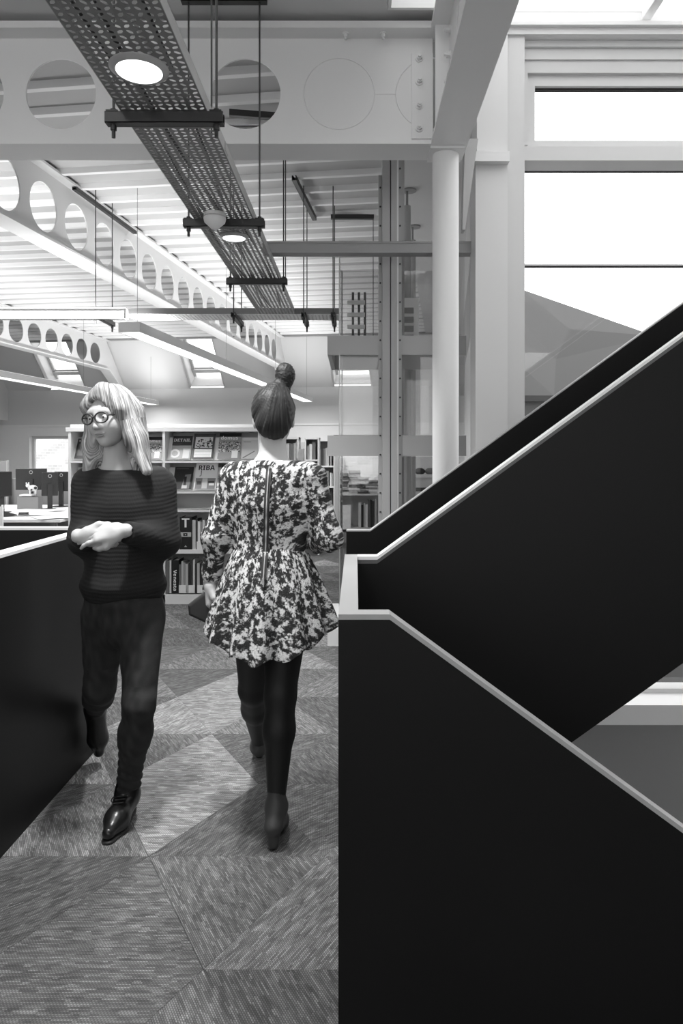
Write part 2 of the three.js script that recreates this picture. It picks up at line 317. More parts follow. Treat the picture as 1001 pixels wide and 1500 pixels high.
// one upright panel facing the camera, outline given in x,y; near face at depth d0, thickness t
const panel = (pts, d0, t) => extrude(pts, t).translate(0, 0, -d0 - t);
function capAlong(pts, d0, t, th = CAPT) {                     // ribbon on the top edge of a panel
  const out = [];
  for (let i = 0; i + 1 < pts.length; i++) {
    const [xa, ya] = pts[i], [xb, yb] = pts[i + 1];
    out.push(extrude([[xa, ya], [xb, yb], [xb, yb + th], [xa, ya + th]], t).translate(0, 0, -d0 - t));
  }
  return out;
}
{
  const T = 1.09 - CAPT, kx = 0.078, XE = 3.6;
  // stair going down: front panel, end panel
  const dn = thing('stair_balustrade', 'black balustrade panel sloping down to the right with white capping', 'balustrade', V(0, 0, 0));
  const yE = T - (XE - kx) * SL;
  obj('panel', panel([[-0.039, -0.31], [-0.039, T], [kx, T], [XE, yE], [XE, yE - 1.35], [1.0, -0.75]], 1.615, 0.05), M.black, dn);
  obj('end_panel', span(-0.039, 0.0065, -0.31, T, 1.6655, 2.5465), M.black, dn);
  obj('capping', capAlong([[-0.039, T], [kx, T], [XE, yE]], 1.614, 0.051), M.blackCap, dn);
  obj('capping', span(-0.039, 0.0065, T, T + CAPT, 1.665, 2.6), M.blackCap, dn);
  for (let k = 0; k < 14; k++) obj('tread', span(0.2 + k * 0.24, 0.48 + k * 0.24, -0.19 - k * 0.175, -0.15 - k * 0.175, 1.67, 2.545), M.grey, dn);
  // stair going up: near panel, far panel
  const up = thing('stair_balustrade', 'black stair flight rising to the right between two solid panels', 'staircase', V(0, 0, 0));
  const yU = T + (XE - kx) * SL, bx = 0.777, by = 0.423;
  const nearPts = (th) => [[0.007, -0.31], [0.007, th], [kx, th], [XE, th + (XE - kx) * SL], [XE, by + (XE - bx) * 0.712], [bx, by], [0.1, by - (bx - 0.1) * 0.712], [0.1, -0.31]];
  obj('panel', panel(nearPts(T - 0.014), 2.547, 0.053), M.black, up);
  obj('cap_side_shade', capAlong([[0.007, T - 0.014], [kx, T - 0.014], [XE, yU - 0.014]], 2.547, 0.053, 0.0135), M.capShade, up);  // shaded side of the white capping, its shade put into a grey colour
  obj('capping', capAlong([[0.007, T], [kx, T], [XE, yU]], 2.546, 0.055), M.white, up);
  obj('panel', panel([[-0.045, -0.31], [-0.045, T], [kx - 0.005, T], [XE, yU], [XE, by + (XE - bx) * 0.712], [bx, by], [0.1, by - (bx - 0.1) * 0.712], [0.1, -0.31]], 3.5, 0.06), M.black, up);
  obj('capping', capAlong([[-0.045, T], [kx - 0.005, T], [XE, yU]], 3.5, 0.06, 0.006), M.blackCap, up);
  obj('soffit', extrude([[0.2, by - (bx - 0.2) * 0.712], [XE, by + (XE - bx) * 0.712], [XE, by + (XE - bx) * 0.712 + 0.04], [0.2, by - (bx - 0.2) * 0.712 + 0.04]], 0.9).translate(0, 0, -3.5), M.black, up);
  for (let k = 0; k < 14; k++) obj('tread', span(0.2 + k * 0.24, 0.48 + k * 0.24, 0.25 + k * 0.172, 0.29 + k * 0.172, 2.601, 3.499), M.grey, up);
  // balustrade of the well on the other side of the aisle
  const lf = thing('well_balustrade', 'black balustrade with white capping around the well, beside the walking woman', 'balustrade', V(-1.28, 0, -2));
  const L = (x0, x1, y0, y1, d0, d1) => span(x0 + 1.28, x1 + 1.28, y0, y1, d0 - 2, d1 - 2);
  obj('panel', L(-1.34, -1.28, -0.31, 1.082, -0.6, 3.65), M.black, lf);
  obj('capping', L(-1.342, -1.279, 1.082, 1.094, -0.6, 3.65), M.white, lf);
  obj('end_panel', L(-4.2, -1.34, -0.31, 1.075, 3.59, 3.65), M.black, lf);
  obj('end_capping', L(-4.2, -1.34, 1.075, 1.087, 3.6, 3.66), M.white, lf);
}
// ---------------------------------------------------------------- steel frame
function bolt(p, dir, r = 0.016) {
  const g = [new THREE.CylinderGeometry(r * 1.5, r * 1.5, 0.006, 16).translate(0, 0.003, 0), new THREE.CylinderGeometry(r, r, 0.02, 6).translate(0, 0.015, 0), new THREE.CylinderGeometry(r * 0.55, r * 0.55, 0.014, 10).translate(0, 0.03, 0)];
  const q = new THREE.Quaternion().setFromUnitVectors(V(0, 1, 0), dir);
  return g.map((x) => x.applyQuaternion(q).translate(p.x, p.y, p.z));
}
{
  // cross beam, web at 4.19 m
  const D = 4.19, yb = 3.243, yt = 3.93, yc = 3.585, R = 0.207, xE = 0.455;
  const b = struct('trim_2', null, null, 'pale cellular steel beam with round holes spanning the landing', 'beam');
  const hx = []; for (let k = -14; k <= 1; k++) hx.push(PX(360, D) + k * 0.544);
  obj('web', extrude([[-9.2, yb + 0.01], [xE, yb + 0.01], [xE, yt - 0.01], [-9.2, yt - 0.01]], 0.012, hx.filter((x, i) => i < 15).map((x) => [x, yc, R])).translate(0, 0, -D - 0.006), M.steel, b);
  obj('bottom_flange', span(-9.2, xE - 0.02, yb, yb + 0.02, 4.077, 4.303), M.steel, b);
  obj('top_flange', span(-9.2, xE, yt - 0.02, yt + 0.02, 4.077, 4.303), M.steel, b);
  for (const px of [497, 632]) obj('infill_weld', new THREE.TorusGeometry(R + 0.002, 0.0035, 8, 64).translate(PX(px, D), yc, -D + 0.007), M.steel, b);
  obj('infill_weld', span(PX(550, D), PX(581, D), yc - 0.004, yc + 0.003, D - 0.009, D - 0.006), M.steel, b);
  obj('end_plate', span(PX(603, D), PX(634, D), PY(205, D), PY(80, D), D - 0.02, D - 0.006), M.steel, b);
  for (const py of [88, 122, 157, 190]) obj('bolt', bolt(V(PX(614, D), PY(py, D), -D + 0.02), V(0, 0, 1)), M.steel, b);
  for (const px of [507, 561]) obj('bolt', bolt(V(PX(px, D), yt - 0.02, -D + 0.06), V(0, -1, 0), 0.013), M.steel, b);
  // long beam above the stairs
  const z = struct('trim_3', null, null, 'pale steel beam running overhead beside the stair to the round column', 'beam');
  obj('bottom_flange', span(0.435, 0.645, yb, yb + 0.02, -4, 4.3), M.steel, z);
  obj('web', span(0.534, 0.546, yb + 0.02, yt, -4, 4.3), M.steel, z);
  obj('top_flange', span(0.435, 0.645, yt - 0.02, yt, -4, 4.3), M.steel, z);
  obj('stiffener', span(0.456, 0.534, yb + 0.02, yt - 0.02, 4.05, 4.065), M.steel, z);
  for (const y of [3.84, 3.7, 3.55]) obj('bolt', bolt(V(0.534, y, -3.98), V(-1, 0, 0)), M.steel, z);
  for (let k = 0; k < 6; k++) obj('infill_weld', new THREE.TorusGeometry(R, 0.004, 8, 48).rotateY(Math.PI / 2).translate(0.532, yc, -3.55 + k * 0.6), M.steel, z);
  // round column
  const c = struct('trim_4', null, null, 'white round steel column under the beam junction', 'column'); c.position.set(0.533, 0, -4.2);
  obj('shaft', cyl(0.0775, yb, 0, yb / 2, 0, 48), M.white, c); obj('base_plate', cyl(0.12, 0.02, 0, 0.01, 0, 32), M.white, c); obj('cap_plate', box(0.2, 0.014, 0.2, 0, yb - 0.008, 0), M.steel, c);
  // tapering strut behind the column
  obj('strut', extrude([[PX(677, 4.6), PY(338, 4.6)], [PX(681, 4.6), PY(338, 4.6)], [PX(700, 4.6), PY(205, 4.6)], [PX(681, 4.6), PY(205, 4.6)]], 0.08).translate(0, 0, -4.66), M.liftGrey, z);
  // reading room beams
  const room = [[-3.37, 'pale cellular steel beam over the pendant lights', 5.588, 0.535], [-7.09, 'pale cellular steel beam above the desks', 5.6, 0.535], [0.31, 'pale cellular steel edge beam over the side wall', 5.6, 0.535]];
  room.forEach(([v, label, uh, pitch], i) => {
    const b = struct('trim_' + (5 + i), null, null, label, 'beam'); b.rotation.y = -TH; b.position.copy(RM(0, v));
    const us = i === 2 ? 5.3 : i === 0 ? 3.92 : 3.5, y0 = 3.255, y1 = 3.86, yc2 = 3.545, k0 = Math.ceil((us + 0.3 - uh) / pitch), holes = [];
    for (let k = k0; uh + k * pitch < 13.9; k++) holes.push([uh + k * pitch, yc2, 0.205]);
    const web = extrude([[us, y0], [14.05, y0], [14.35, y0 - 0.06], [14.95, 2.72], [14.95, 2.96], [14.1, y1], [us, y1]], 0.012, i === 2 ? [] : holes);
    web.rotateY(Math.PI / 2).translate(-0.006, 0, 0); obj('web', web, M.beamWhite, b);
    const flange = (ua, ya, ub, yb2, th = 0.02) => { const L = Math.hypot(ub - ua, yb2 - ya); return box(0.2, th, L, 0, 0, 0).rotateX(Math.atan2(yb2 - ya, ub - ua)).translate(0, (ya + yb2) / 2, -(ua + ub) / 2); };
    obj('bottom_flange', [flange(us, y0, 14.08, y0), flange(14.05, y0, 14.95, 2.72)], M.beamWhite, b);
    obj('top_flange', [flange(us, y1, 14.1, y1)], M.beamWhite, b);
  });
  // bulkhead and column by the desks
  const bk = struct('trim_8', null, null, 'white bulkhead with post at the end of the desks', 'bulkhead'); bk.rotation.y = -TH; bk.position.copy(RM(12.4, -10.0));
  obj('bulkhead', span(-0.1, 0.1, 2.26, 3.9, -2, 2.6), M.plaster, bk); obj('post', cyl(0.075, 2.27, 0.02, 1.135, -2.0, 24), M.white, bk);
}
// ================================================================ CEILING SERVICES
// ---------------------------------------------------------------- perforated tray sheet, w along x, l along -z, bottom at y = 0
function perforated(w, l, nx, nz, a, b) {
  const pos = [], cw = w / nx, cl = l / nz, th = 0.0018;
  const quad = (p, q, r, s) => pos.push(...p, ...q, ...r, ...p, ...r, ...s);
  for (let i = 0; i < nx; i++) for (let k = 0; k < nz; k++) {
    const cx = -w / 2 + (i + 0.5) * cw, cz = -(k + 0.5) * cl, rot = ((i + k) & 1 ? 0.75 : -0.75) + 0.15 * Math.sin(i * 7.1 + k * 3.3);
    const ou = [], inn = [];
    for (let q = 0; q < 8; q++) {
      const t = q * Math.PI / 4, c = Math.cos(t), s = Math.sin(t), m = Math.max(Math.abs(c), Math.abs(s));
      ou.push([cx + c / m * cw / 2, cz + s / m * cl / 2]);
      const ct = Math.cos(t - rot), st = Math.sin(t - rot), r = 1 / Math.hypot(ct / a, st / b);
      inn.push([cx + c * r, cz + s * r]);
    }
    for (let q = 0; q < 8; q++) {
      const e = (q + 1) % 8;
      quad([ou[q][0], 0, ou[q][1]], [ou[e][0], 0, ou[e][1]], [inn[e][0], 0, inn[e][1]], [inn[q][0], 0, inn[q][1]]);
      quad([ou[q][0], th, ou[q][1]], [inn[q][0], th, inn[q][1]], [inn[e][0], th, inn[e][1]], [ou[e][0], th, ou[e][1]]);
      quad([inn[q][0], 0, inn[q][1]], [inn[e][0], 0, inn[e][1]], [inn[e][0], th, inn[e][1]], [inn[q][0], th, inn[q][1]]);
    }
  }
  const g = new THREE.BufferGeometry(); g.setAttribute('position', new THREE.Float32BufferAttribute(pos, 3));
  g.setAttribute('uv', new THREE.Float32BufferAttribute(new Float32Array(pos.length / 3 * 2), 2)); g.computeVertexNormals();
  return g;
}
const strut = (len, s = 0.041) => {                            // slotted channel lying along x, open side up
  const h = s / 2, t = 0.003;
  return [box(len, t, s, 0, -h + t / 2, 0), box(len, s, t, 0, 0, h - t / 2), box(len, s, t, 0, 0, -h + t / 2), box(len, t, 0.01, 0, h, h - 0.006), box(len, t, 0.01, 0, h, -h + 0.006)];
};
const TY = 2.75, TXL = -0.884, TXR = -0.56, TXM = (TXL + TXR) / 2, TW = TXR - TXL;
{
  const t = thing('cable_tray', 'perforated grey metal cable tray running overhead down the aisle', 'cable tray', V(TXM, TY, 0));
  const secs = [[1.2, 3.1], [3.1, 4.75], [4.75, 6.5]];
  for (const [a, b] of secs) {
    const s = obj('perforated_sheet', perforated(TW, b - a - 0.004, 11, Math.round((b - a) / 0.0285), 0.0135, 0.0072).translate(0, 0, -a), M.tray, t);
    obj('side_flange', [span(-TW / 2 - 0.002, -TW / 2, 0, 0.05, a, b), span(-TW / 2 - 0.002, -TW / 2 + 0.012, 0.048, 0.05, a, b)], M.traySide, t);
    obj('side_flange', [span(TW / 2, TW / 2 + 0.002, 0, 0.05, a, b), span(TW / 2 - 0.012, TW / 2 + 0.002, 0.048, 0.05, a, b)], M.traySide, t);
    for (const q of [-1, 1]) obj('splice_plate', span(q * (TW / 2 + 0.002), q * (TW / 2 + 0.005), 0.008, 0.044, b - 0.07, b), M.traySide, t);
  }
  // cables lying in the tray
  const runs = [[-0.1, M.cable, 0.006], [-0.07, M.cableWhite, 0.005], [-0.02, M.cable, 0.007], [0.05, M.cableWhite, 0.006], [0.09, M.cable, 0.005]];
  for (const [x, m, r] of runs) {
    const pts = []; for (let d = 1.3; d < 6.4; d += 0.35) pts.push(V(TXM + x + 0.02 * Math.sin(d * 2.1 + x * 40), TY + r + 0.003, -d));
    tag(obj('tray_cable', new THREE.TubeGeometry(new THREE.CatmullRomCurve3(pts), 60, r, 7), m), (r > 0.0065 ? 'thick ' : r < 0.0055 ? 'thin ' : 'medium ') + (m === M.cable ? 'black' : 'white') + ' cable lying in the overhead aisle tray', 'cable', 'cables in the aisle tray');
  }
  // trapeze hangers
  const hung = [[2.69, 'trapeze hanger under the tray just past the large downlight', 3.985], [3.9, 'trapeze hanger under the tray beside the white sensor', 3.985], [5.2, 'trapeze hanger under the tray past the small downlight', 3.9]];
  for (const [d, label, top] of hung) {
    const h = thing('trapeze_hanger', 'dark ' + label, 'hanger', V(TXM, TY - 0.024, -d), 0, 'trapeze hangers of the aisle tray');
    obj('channel', strut(0.445), M.channel, h);
    for (const s of [-1, 1]) {
      const x = s * 0.195;
      obj('threaded_rod', cyl(0.005, top - TY + 0.09, x, (top - TY + 0.024 - 0.06) / 2, 0, 10), M.rod, h);
      obj('nut', [cyl(0.012, 0.02, x, -0.032, 0, 6), cyl(0.0075, 0.04, x, -0.05, 0, 8)], M.dark, h); obj('washer', [cyl(0.012, 0.015, x, 0.03, 0, 6), box(0.045, 0.006, 0.045, x, 0.0235, 0)], M.dark, h);
    }
    obj('ceiling_channel', strut(0.47).map((g) => g.translate(0, top - TY + 0.024 - 0.025, 0)), M.channel, h);
  }
  // downlights set into the tray
  const lamps = [[204, 100, 2.38, 0.098, 'round downlight in the tray, before the first trapeze hanger'], [343, 347, 4.2, 0.085, 'round downlight in the tray, past the white sensor']];
  for (const [px, py, d, r, label] of lamps) {
    const x = PX(px, d), l = thing('downlight', 'lit ' + label, 'light', V(x, TY, -d), 0, 'downlights in the tray');
    const ring = new THREE.LatheGeometry([[r * 0.77, -0.012], [r * 0.82, -0.016], [r, -0.004], [r, 0.0], [r * 0.9, 0.05], [r * 0.75, 0.06], [r * 0.75, 0.0], [r * 0.77, -0.012]].map(([a, b]) => new THREE.Vector2(a, b)), 48);
    obj('bezel', ring, M.traySide, l);
    obj('diffuser', cyl(r * 0.775, 0.01, 0, -0.008, 0, 48), M.lamp, l);
    const sp = new THREE.SpotLight(0xffffff, DOWN * 6, 0, 1.1, 0.6, 2); sp.position.set(x, TY - 0.03, -d); sp.target.position.set(x, 0, -d); sp.shadow.radius = r * 50; sp.castShadow = true; scene.add(sp, sp.target);
  }
  const s = thing('smoke_sensor', 'white ceiling sensor fixed under the tray beside a hanger', 'sensor', V(PX(318, 3.86), TY, -3.80));
  obj('base', cyl(0.058, 0.02, 0, -0.012, 0, 32), M.white, s);
  obj('dome', new THREE.LatheGeometry([[0, -0.085], [0.02, -0.083], [0.035, -0.068], [0.055, -0.05], [0.06, -0.03], [0.058, -0.02], [0, -0.02]].map(([a, b]) => new THREE.Vector2(a, b)), 32), M.white, s);
}
// ---------------------------------------------------------------- cross tray at 6.5 m with its hangers
{
  const d0 = 6.5, w = 0.3, xl = -4.6, xr = PX(497, 6.5), t = thing('cable_tray', 'perforated cable tray crossing the room beyond the aisle tray', 'cable tray', V((xl + xr) / 2, TY, -d0));
  const L = xr - xl, g = perforated(w, L, 9, Math.round(L / 0.034), 0.014, 0.0065).rotateY(-Math.PI / 2).translate(-L / 2, 0, -w / 2);
  obj('perforated_sheet', g, M.traySide, t);
  obj('side_flange', [box(L, 0.055, 0.002, 0, 0.0275, 0)], M.tray, t);
  obj('side_flange', [box(L, 0.055, 0.002, 0, 0.0275, -w)], M.tray, t);
  const hang = [[150, 3.89], [347, 3.89], [447, 3.89], [489, 3.89]];
  hang.forEach(([px, top], i) => {
    const x = PX(px, 6.6), h = thing('trapeze_hanger', ['dark hanger of the cross tray beneath the channel on the beam', 'dark hanger of the cross tray where the aisle tray ends', 'dark hanger of the cross tray under the slanting ceiling channel', 'dark hanger at the end of the cross tray beside the lift'][i], 'hanger', V(x, TY - 0.024, -6.65), 0, 'trapeze hangers of the cross tray');
    obj('channel', strut(0.5).map((g) => g.rotateY(Math.PI / 2)), M.channel, h);
    for (const s of [-1, 1]) {
      obj('threaded_rod', cyl(0.005, top - TY + 0.07, 0, (top - TY) / 2 + 0.01, s * 0.22, 8), M.rod, h);
      obj('nut', [cyl(0.012, 0.02, 0, -0.032, s * 0.22, 6), cyl(0.008, 0.05, 0, -0.05, s * 0.22, 8)], M.dark, h);
    }
  });
  const ch = (a, b, label) => { const m = a.clone().add(b).multiplyScalar(0.5), h = obj('ceiling_channel', strut(a.distanceTo(b)), M.channel); h.position.copy(m); h.rotation.y = Math.atan2(-(b.z - a.z), b.x - a.x); tag(h, label, 'channel', 'dark ceiling channels'); };
  ch(P(109, 271, 6.32).setY(3.84), P(198, 335, 7.58).setY(3.84), 'dark ceiling channel beside the long cellular beam');
  ch(P(431, 254, 6.1).setY(3.84), P(461, 313, 7.15).setY(3.84), 'dark slanting ceiling channel between the aisle tray and the lift');
  ch(P(485, 314, 7.1).setY(3.84), P(548, 311, 7.1).setY(3.84), 'dark ceiling channel in front of the lift mast');
  ch(P(336, 172, 4.95).setY(3.84), P(406, 166, 5.0).setY(3.84), 'dark ceiling channel seen through a hole of the cross beam');
  const drop = (px, d, y0, y1, label, r = 0.004) => tag(obj('drop_rod', cyl(r, y1 - y0, PX(px, d), (y0 + y1) / 2, -d, 8), M.rod), label, 'rod', 'thin rods hung from the roof');
  drop(418.5, 5.4, 2.80, 3.9, 'thin dark rod beside the small trapeze hanger');
  drop(547, 7.1, 2.6, 3.83, 'thin dark rod before the lift glass');
  drop(310, 2.95, 2.78, 3.95, 'thin dark rod over the first trapeze hanger');
}
// ---------------------------------------------------------------- linear lights
function pendant(u0, u1, v, yb, label) {
  const L = u1 - u0, W = 0.19, Hh = 0.085, c = RM((u0 + u1) / 2, v, yb), p = thing('linear_pendant', label, 'light', c, -TH, 'linear pendants of the reading room');
  obj('housing', [box(0.012, Hh, L, -W / 2, Hh / 2, 0), box(0.012, Hh, L, W / 2, Hh / 2, 0), box(W, 0.012, L, 0, Hh, 0), box(W + 0.012, Hh, 0.008, 0, Hh / 2, L / 2), box(W + 0.012, Hh, 0.008, 0, Hh / 2, -L / 2)], M.white, p);
  obj('diffuser', box(W - 0.014, 0.01, L - 0.03, 0, 0.012, 0), M.lamp, p);
  for (const k of [-0.48, -0.16, 0.16, 0.48]) obj('suspension_wire', cyl(0.0018, 3.9 - yb - Hh, 0, (3.9 - yb + Hh) / 2, k * L, 6), M.rod, p);
  const r = new THREE.RectAreaLight(0xffffff, PENDANT, L - 0.05, W - 0.02); r.position.copy(c).setY(yb - 0.006); r.castShadow = true;
  r.rotation.order = 'YXZ'; r.rotation.set(-Math.PI / 2, Math.PI / 2 - TH, 0); scene.add(r);
  obj('uplight_strip', box(W - 0.06, 0.006, L - 0.1, 0, Hh + 0.01, 0), M.lamp, p);
  const q = new THREE.RectAreaLight(0xffffff, UPLIGHT, L - 0.1, W - 0.06); q.position.copy(c).setY(yb + Hh + 0.02); q.castShadow = true; q.rotation.order = 'YXZ'; q.rotation.set(Math.PI / 2, Math.PI / 2 - TH, 0); scene.add(q);
}
pendant(6.0, 14.2, -2.8, 2.55, 'long white linear pendant light under the cellular beam');
pendant(5.8, 14.6, -6.25, 2.55, 'long white linear pendant light above the desks');
{
  const x0 = -5.2, x1 = PX(183, 6.35), L = x1 - x0, c = V((x0 + x1) / 2, 2.715, -6.38), b = thing('tube_light', 'glaring fluorescent tube fitting along the cross tray', 'light', c);
  obj('tube', new THREE.CylinderGeometry(0.03, 0.03, L, 24).rotateZ(Math.PI / 2), M.tube, b);
  obj('batten', box(L, 0.02, 0.05, 0, 0.045, -0.0), M.white, b); obj('upper_tube', box(L, 0.008, 0.05, 0, 0.06, 0), M.lamp, b);
  for (const s of [-1, 1]) obj('lamp_holder', box(0.02, 0.09, 0.06, s * L / 2, 0.01, 0), M.white, b);
  const r = new THREE.RectAreaLight(0xffffff, TUBE, L, 0.06); r.position.copy(c).setY(2.68); r.rotation.x = -Math.PI / 2; r.castShadow = true; scene.add(r);
  const q = new THREE.RectAreaLight(0xffffff, TUBE, L, 0.06); q.position.copy(c).setY(2.785).setZ(-6.38); q.rotation.x = Math.PI / 2; q.castShadow = true; scene.add(q);
}
// ---------------------------------------------------------------- horizontal tie, vent pipes
tag(obj('tie_beam', [span(PX(385, 5.0), PX(700, 5.0), PY(371.5, 5.0), PY(369, 5.0), 4.98, 5.08), span(PX(385, 5.0), PX(700, 5.0), PY(357, 5.0), PY(354.5, 5.0), 4.98, 5.08), span(PX(385, 5.0), PX(700, 5.0), PY(371, 5.0), PY(355, 5.0), 4.985, 4.995)], M.midSteel), 'grey horizontal tie beam behind the round column', 'beam');
for (const [u, i] of [[6.46, 0], [7.49, 1]]) {
  const c = RM(u, -0.36), p = thing('vent_pipe', ['grey vent pipe below a round ceiling plate, beside the lift mast', 'grey vent pipe below a round ceiling plate, behind the first pipe'][i], 'pipe', V(c.x, 0, c.z), 0, 'vent pipes behind the lift');
  obj('pipe', cyl(0.035, 3.72, 0, 1.86, 0, 24), M.liftGrey, p); obj('ceiling_plate', cyl(0.065, 0.015, 0.02, 3.862, 0, 32), M.midSteel, p); obj('neck', cyl(0.012, 0.14, 0, 3.79, 0, 10), M.midSteel, p);
}
// ---------------------------------------------------------------- platform lift: mast, bands, glass, base
{
  const D = 5.42, X = (x) => PX(x, D), Y = (y) => PY(y, D), lx = X(480), rx = X(683), dp = 0.94;
  const l = thing('platform_lift', 'glazed platform lift with steel mast and grey bands', 'lift', V(0, 0, -D));
  const S = (x0, x1, y0, y1, a, b) => span(x0, x1, y0, y1, a, b);
  obj('base', S(lx + 0.0, rx, 0, 0.13, 0, dp), M.white, l);
  obj('ramp', extrude([[0, 0.13], [0.14, 0.30], [0.17, 0.30], [0.17, 0.13]], 0.05).translate(lx + 0.01, 0, -0.06), M.white, l);
  const mast = (x0, x1, m, a = -0.06, b = 0.08, y1 = 3.88) => obj('mast_section', S(X(x0), X(x1), 0.13, y1, a, b), m, l);
  mast(560, 571, M.liftGrey); mast(572.5, 581, M.liftGrey); mast(571, 572.5, M.dark, 0.0, 0.05); mast(581, 583.5, M.steel, -0.05, 0.06);
  const fl = (x0, x1, top) => { const f = obj('bolt_flange', S(X(x0), X(x1), 0.13, top, -0.02, 0.0), M.liftGrey, l); for (let y = 0.3; y < top - 0.05; y += 0.145) obj('bolt', new THREE.CylinderGeometry(0.007, 0.007, 0.008, 8).rotateX(Math.PI / 2).translate(X((x0 + x1) / 2), y, 0.023), M.dark, f); };
  fl(554.5, 560, Y(258)); fl(583.5, 588.5, 3.85);
  obj('mast_section', S(X(586), X(593), 0.13, 3.86, 0.02, 0.1), M.liftGrey, l);
  for (const [y0, y1] of [[668, 638], [520, 492]]) {
    obj('band', S(lx, X(555), Y(y0), Y(y1), -0.01, 0.03), M.liftGrey, l);
    obj('band', S(X(588), rx, Y(y0), Y(y1), -0.01, 0.03), M.liftGrey, l);
    obj('band', S(lx, lx + 0.03, Y(y0), Y(y1), 0.03, dp), M.liftGrey, l);
    obj('band', S(lx, rx, Y(y0), Y(y1), dp - 0.03, dp), M.liftGrey, l);
  }
  const gl = (x0, x1, y0, y1, a, b) => obj('glass_pane', S(x0, x1, y0, y1, a, b), M.liftGlass, l);
  for (const [y0, y1] of [[491, 352], [637, 521], [925, 669]]) {
    gl(X(498), X(555), Y(y0), Y(y1), 0.01, 0.018); gl(X(588), rx - 0.01, Y(y0), Y(y1), 0.01, 0.018);
    gl(X(498) - 0.008, X(498), Y(y0), Y(y1), 0.02, dp - 0.04);
    gl(X(498), rx - 0.02, Y(y0), Y(y1), dp - 0.05, dp - 0.042);
  }
  obj('corner_post', S(X(497), X(498.5), 0.13, Y(352), -0.004, 0.01), M.alu, l);
  obj('corner_post', S(X(496), X(499), 0.13, Y(352), dp - 0.04, dp), M.alu, l);
  obj('corner_post', S(rx - 0.02, rx, 0.13, Y(352), dp - 0.04, dp), M.white, l);
  // slatted control rack and slatted panel seen inside the glass
  const rk = obj('slat_rack', [0, 1, 2].map((k) => S(X(515) + k * 0.05, X(515) + k * 0.05 + 0.02, Y(488), Y(406), 0.5, 0.52)), M.dark, l);
  for (let k = 0; k < 4; k++) obj('rack_rail', S(X(508), X(536), Y(420 + k * 19.5 + 6), Y(420 + k * 19.5), 0.47, 0.5), M.white, rk);
  const lad = obj('ladder_panel', S(X(597), X(622), Y(489), Y(415), 0.5, 0.52), M.white, l);
  for (let k = 0; k < 4; k++) obj('ladder_slot', S(X(597), X(614), Y(440 + k * 14.5), Y(431 + k * 14.5), 0.485, 0.5), M.plasticGrey, lad);
}
// ================================================================ FURNITURE
const bookMats = [0.02, 0.04, 0.09, 0.16, 0.28, 0.45, 0.62, 0.78].map((v) => mat(v, 0.55));
const spineTex = canvasTex(128, 512, (c, w, h) => { c.fillStyle = '#0c0c0c'; c.fillRect(0, 0, w, h); c.fillStyle = '#f0f0f0'; c.font = 'bold 86px sans-serif'; c.save(); c.translate(w / 2 - 30, 150); c.rotate(Math.PI / 2); c.fillText('Venesta', 0, 0); c.restore(); });
const binderTex = canvasTex(128, 384, (c, w, h) => { c.fillStyle = '#0d0d0d'; c.fillRect(0, 0, w, h); c.fillStyle = '#e8e8e8'; c.fillRect(22, 12, 84, 16); c.fillRect(52, 28, 22, 92); c.fillStyle = '#b9b9b9'; c.fillRect(4, 178, 120, 56); c.fillStyle = '#111'; c.fillRect(38, 190, 46, 34); c.fillStyle = '#bbb'; c.fillRect(56, 202, 14, 12); c.fillRect(50, 350, 28, 6); c.fillRect(58, 338, 12, 12); });
const toneWord = (m) => ['black', 'black', 'dark grey', 'dark grey', 'mid grey', 'light grey', 'pale', 'white'][bookMats.indexOf(m)] ?? 'grey';
// an upright book, spine towards +z, base at the group's origin
function book(w, h, dep, m, pos, turn, label, group, face) {
  const b = thing('book', label, 'book', pos, turn, group), t = Math.min(0.004, w * 0.2);
  obj('cover', [box(t, h, dep, -w / 2 + t / 2, h / 2, 0), box(t, h, dep, w / 2 - t / 2, h / 2, 0), box(w - 2 * t, h, t, 0, h / 2, dep / 2 - t / 2)], m, b);
  obj('pages', box(w - 2 * t, h * 0.965, dep - t * 2, 0, h * 0.49, -t), M.pages, b);
  if (face) obj('spine_print', new THREE.PlaneGeometry(w * 0.98, h * 0.99).translate(0, h / 2, dep / 2 + 0.0006), face, b);
  return b;
}
function bookRow(x0, x1, y, dFront, hMin, hMax, wMin, wMax, label, group, mats = bookMats) {
  let x = x0;
  while (x < x1 - wMin) {
    const w = Math.min(rr(wMin, wMax), x1 - x), h = rr(hMin, hMax), k = Math.floor(rnd() * mats.length), dep = rr(0.15, 0.2);
    book(w * 0.96, h, dep, mats[k], V(x + w / 2, y, -dFront - dep / 2), 0, (h > (hMin + hMax) / 2 ? 'taller ' : 'shorter ') + toneWord(mats[k]) + ' ' + label, group);
    x += w + (rnd() < 0.12 ? 0.02 : 0.002);
  }
}
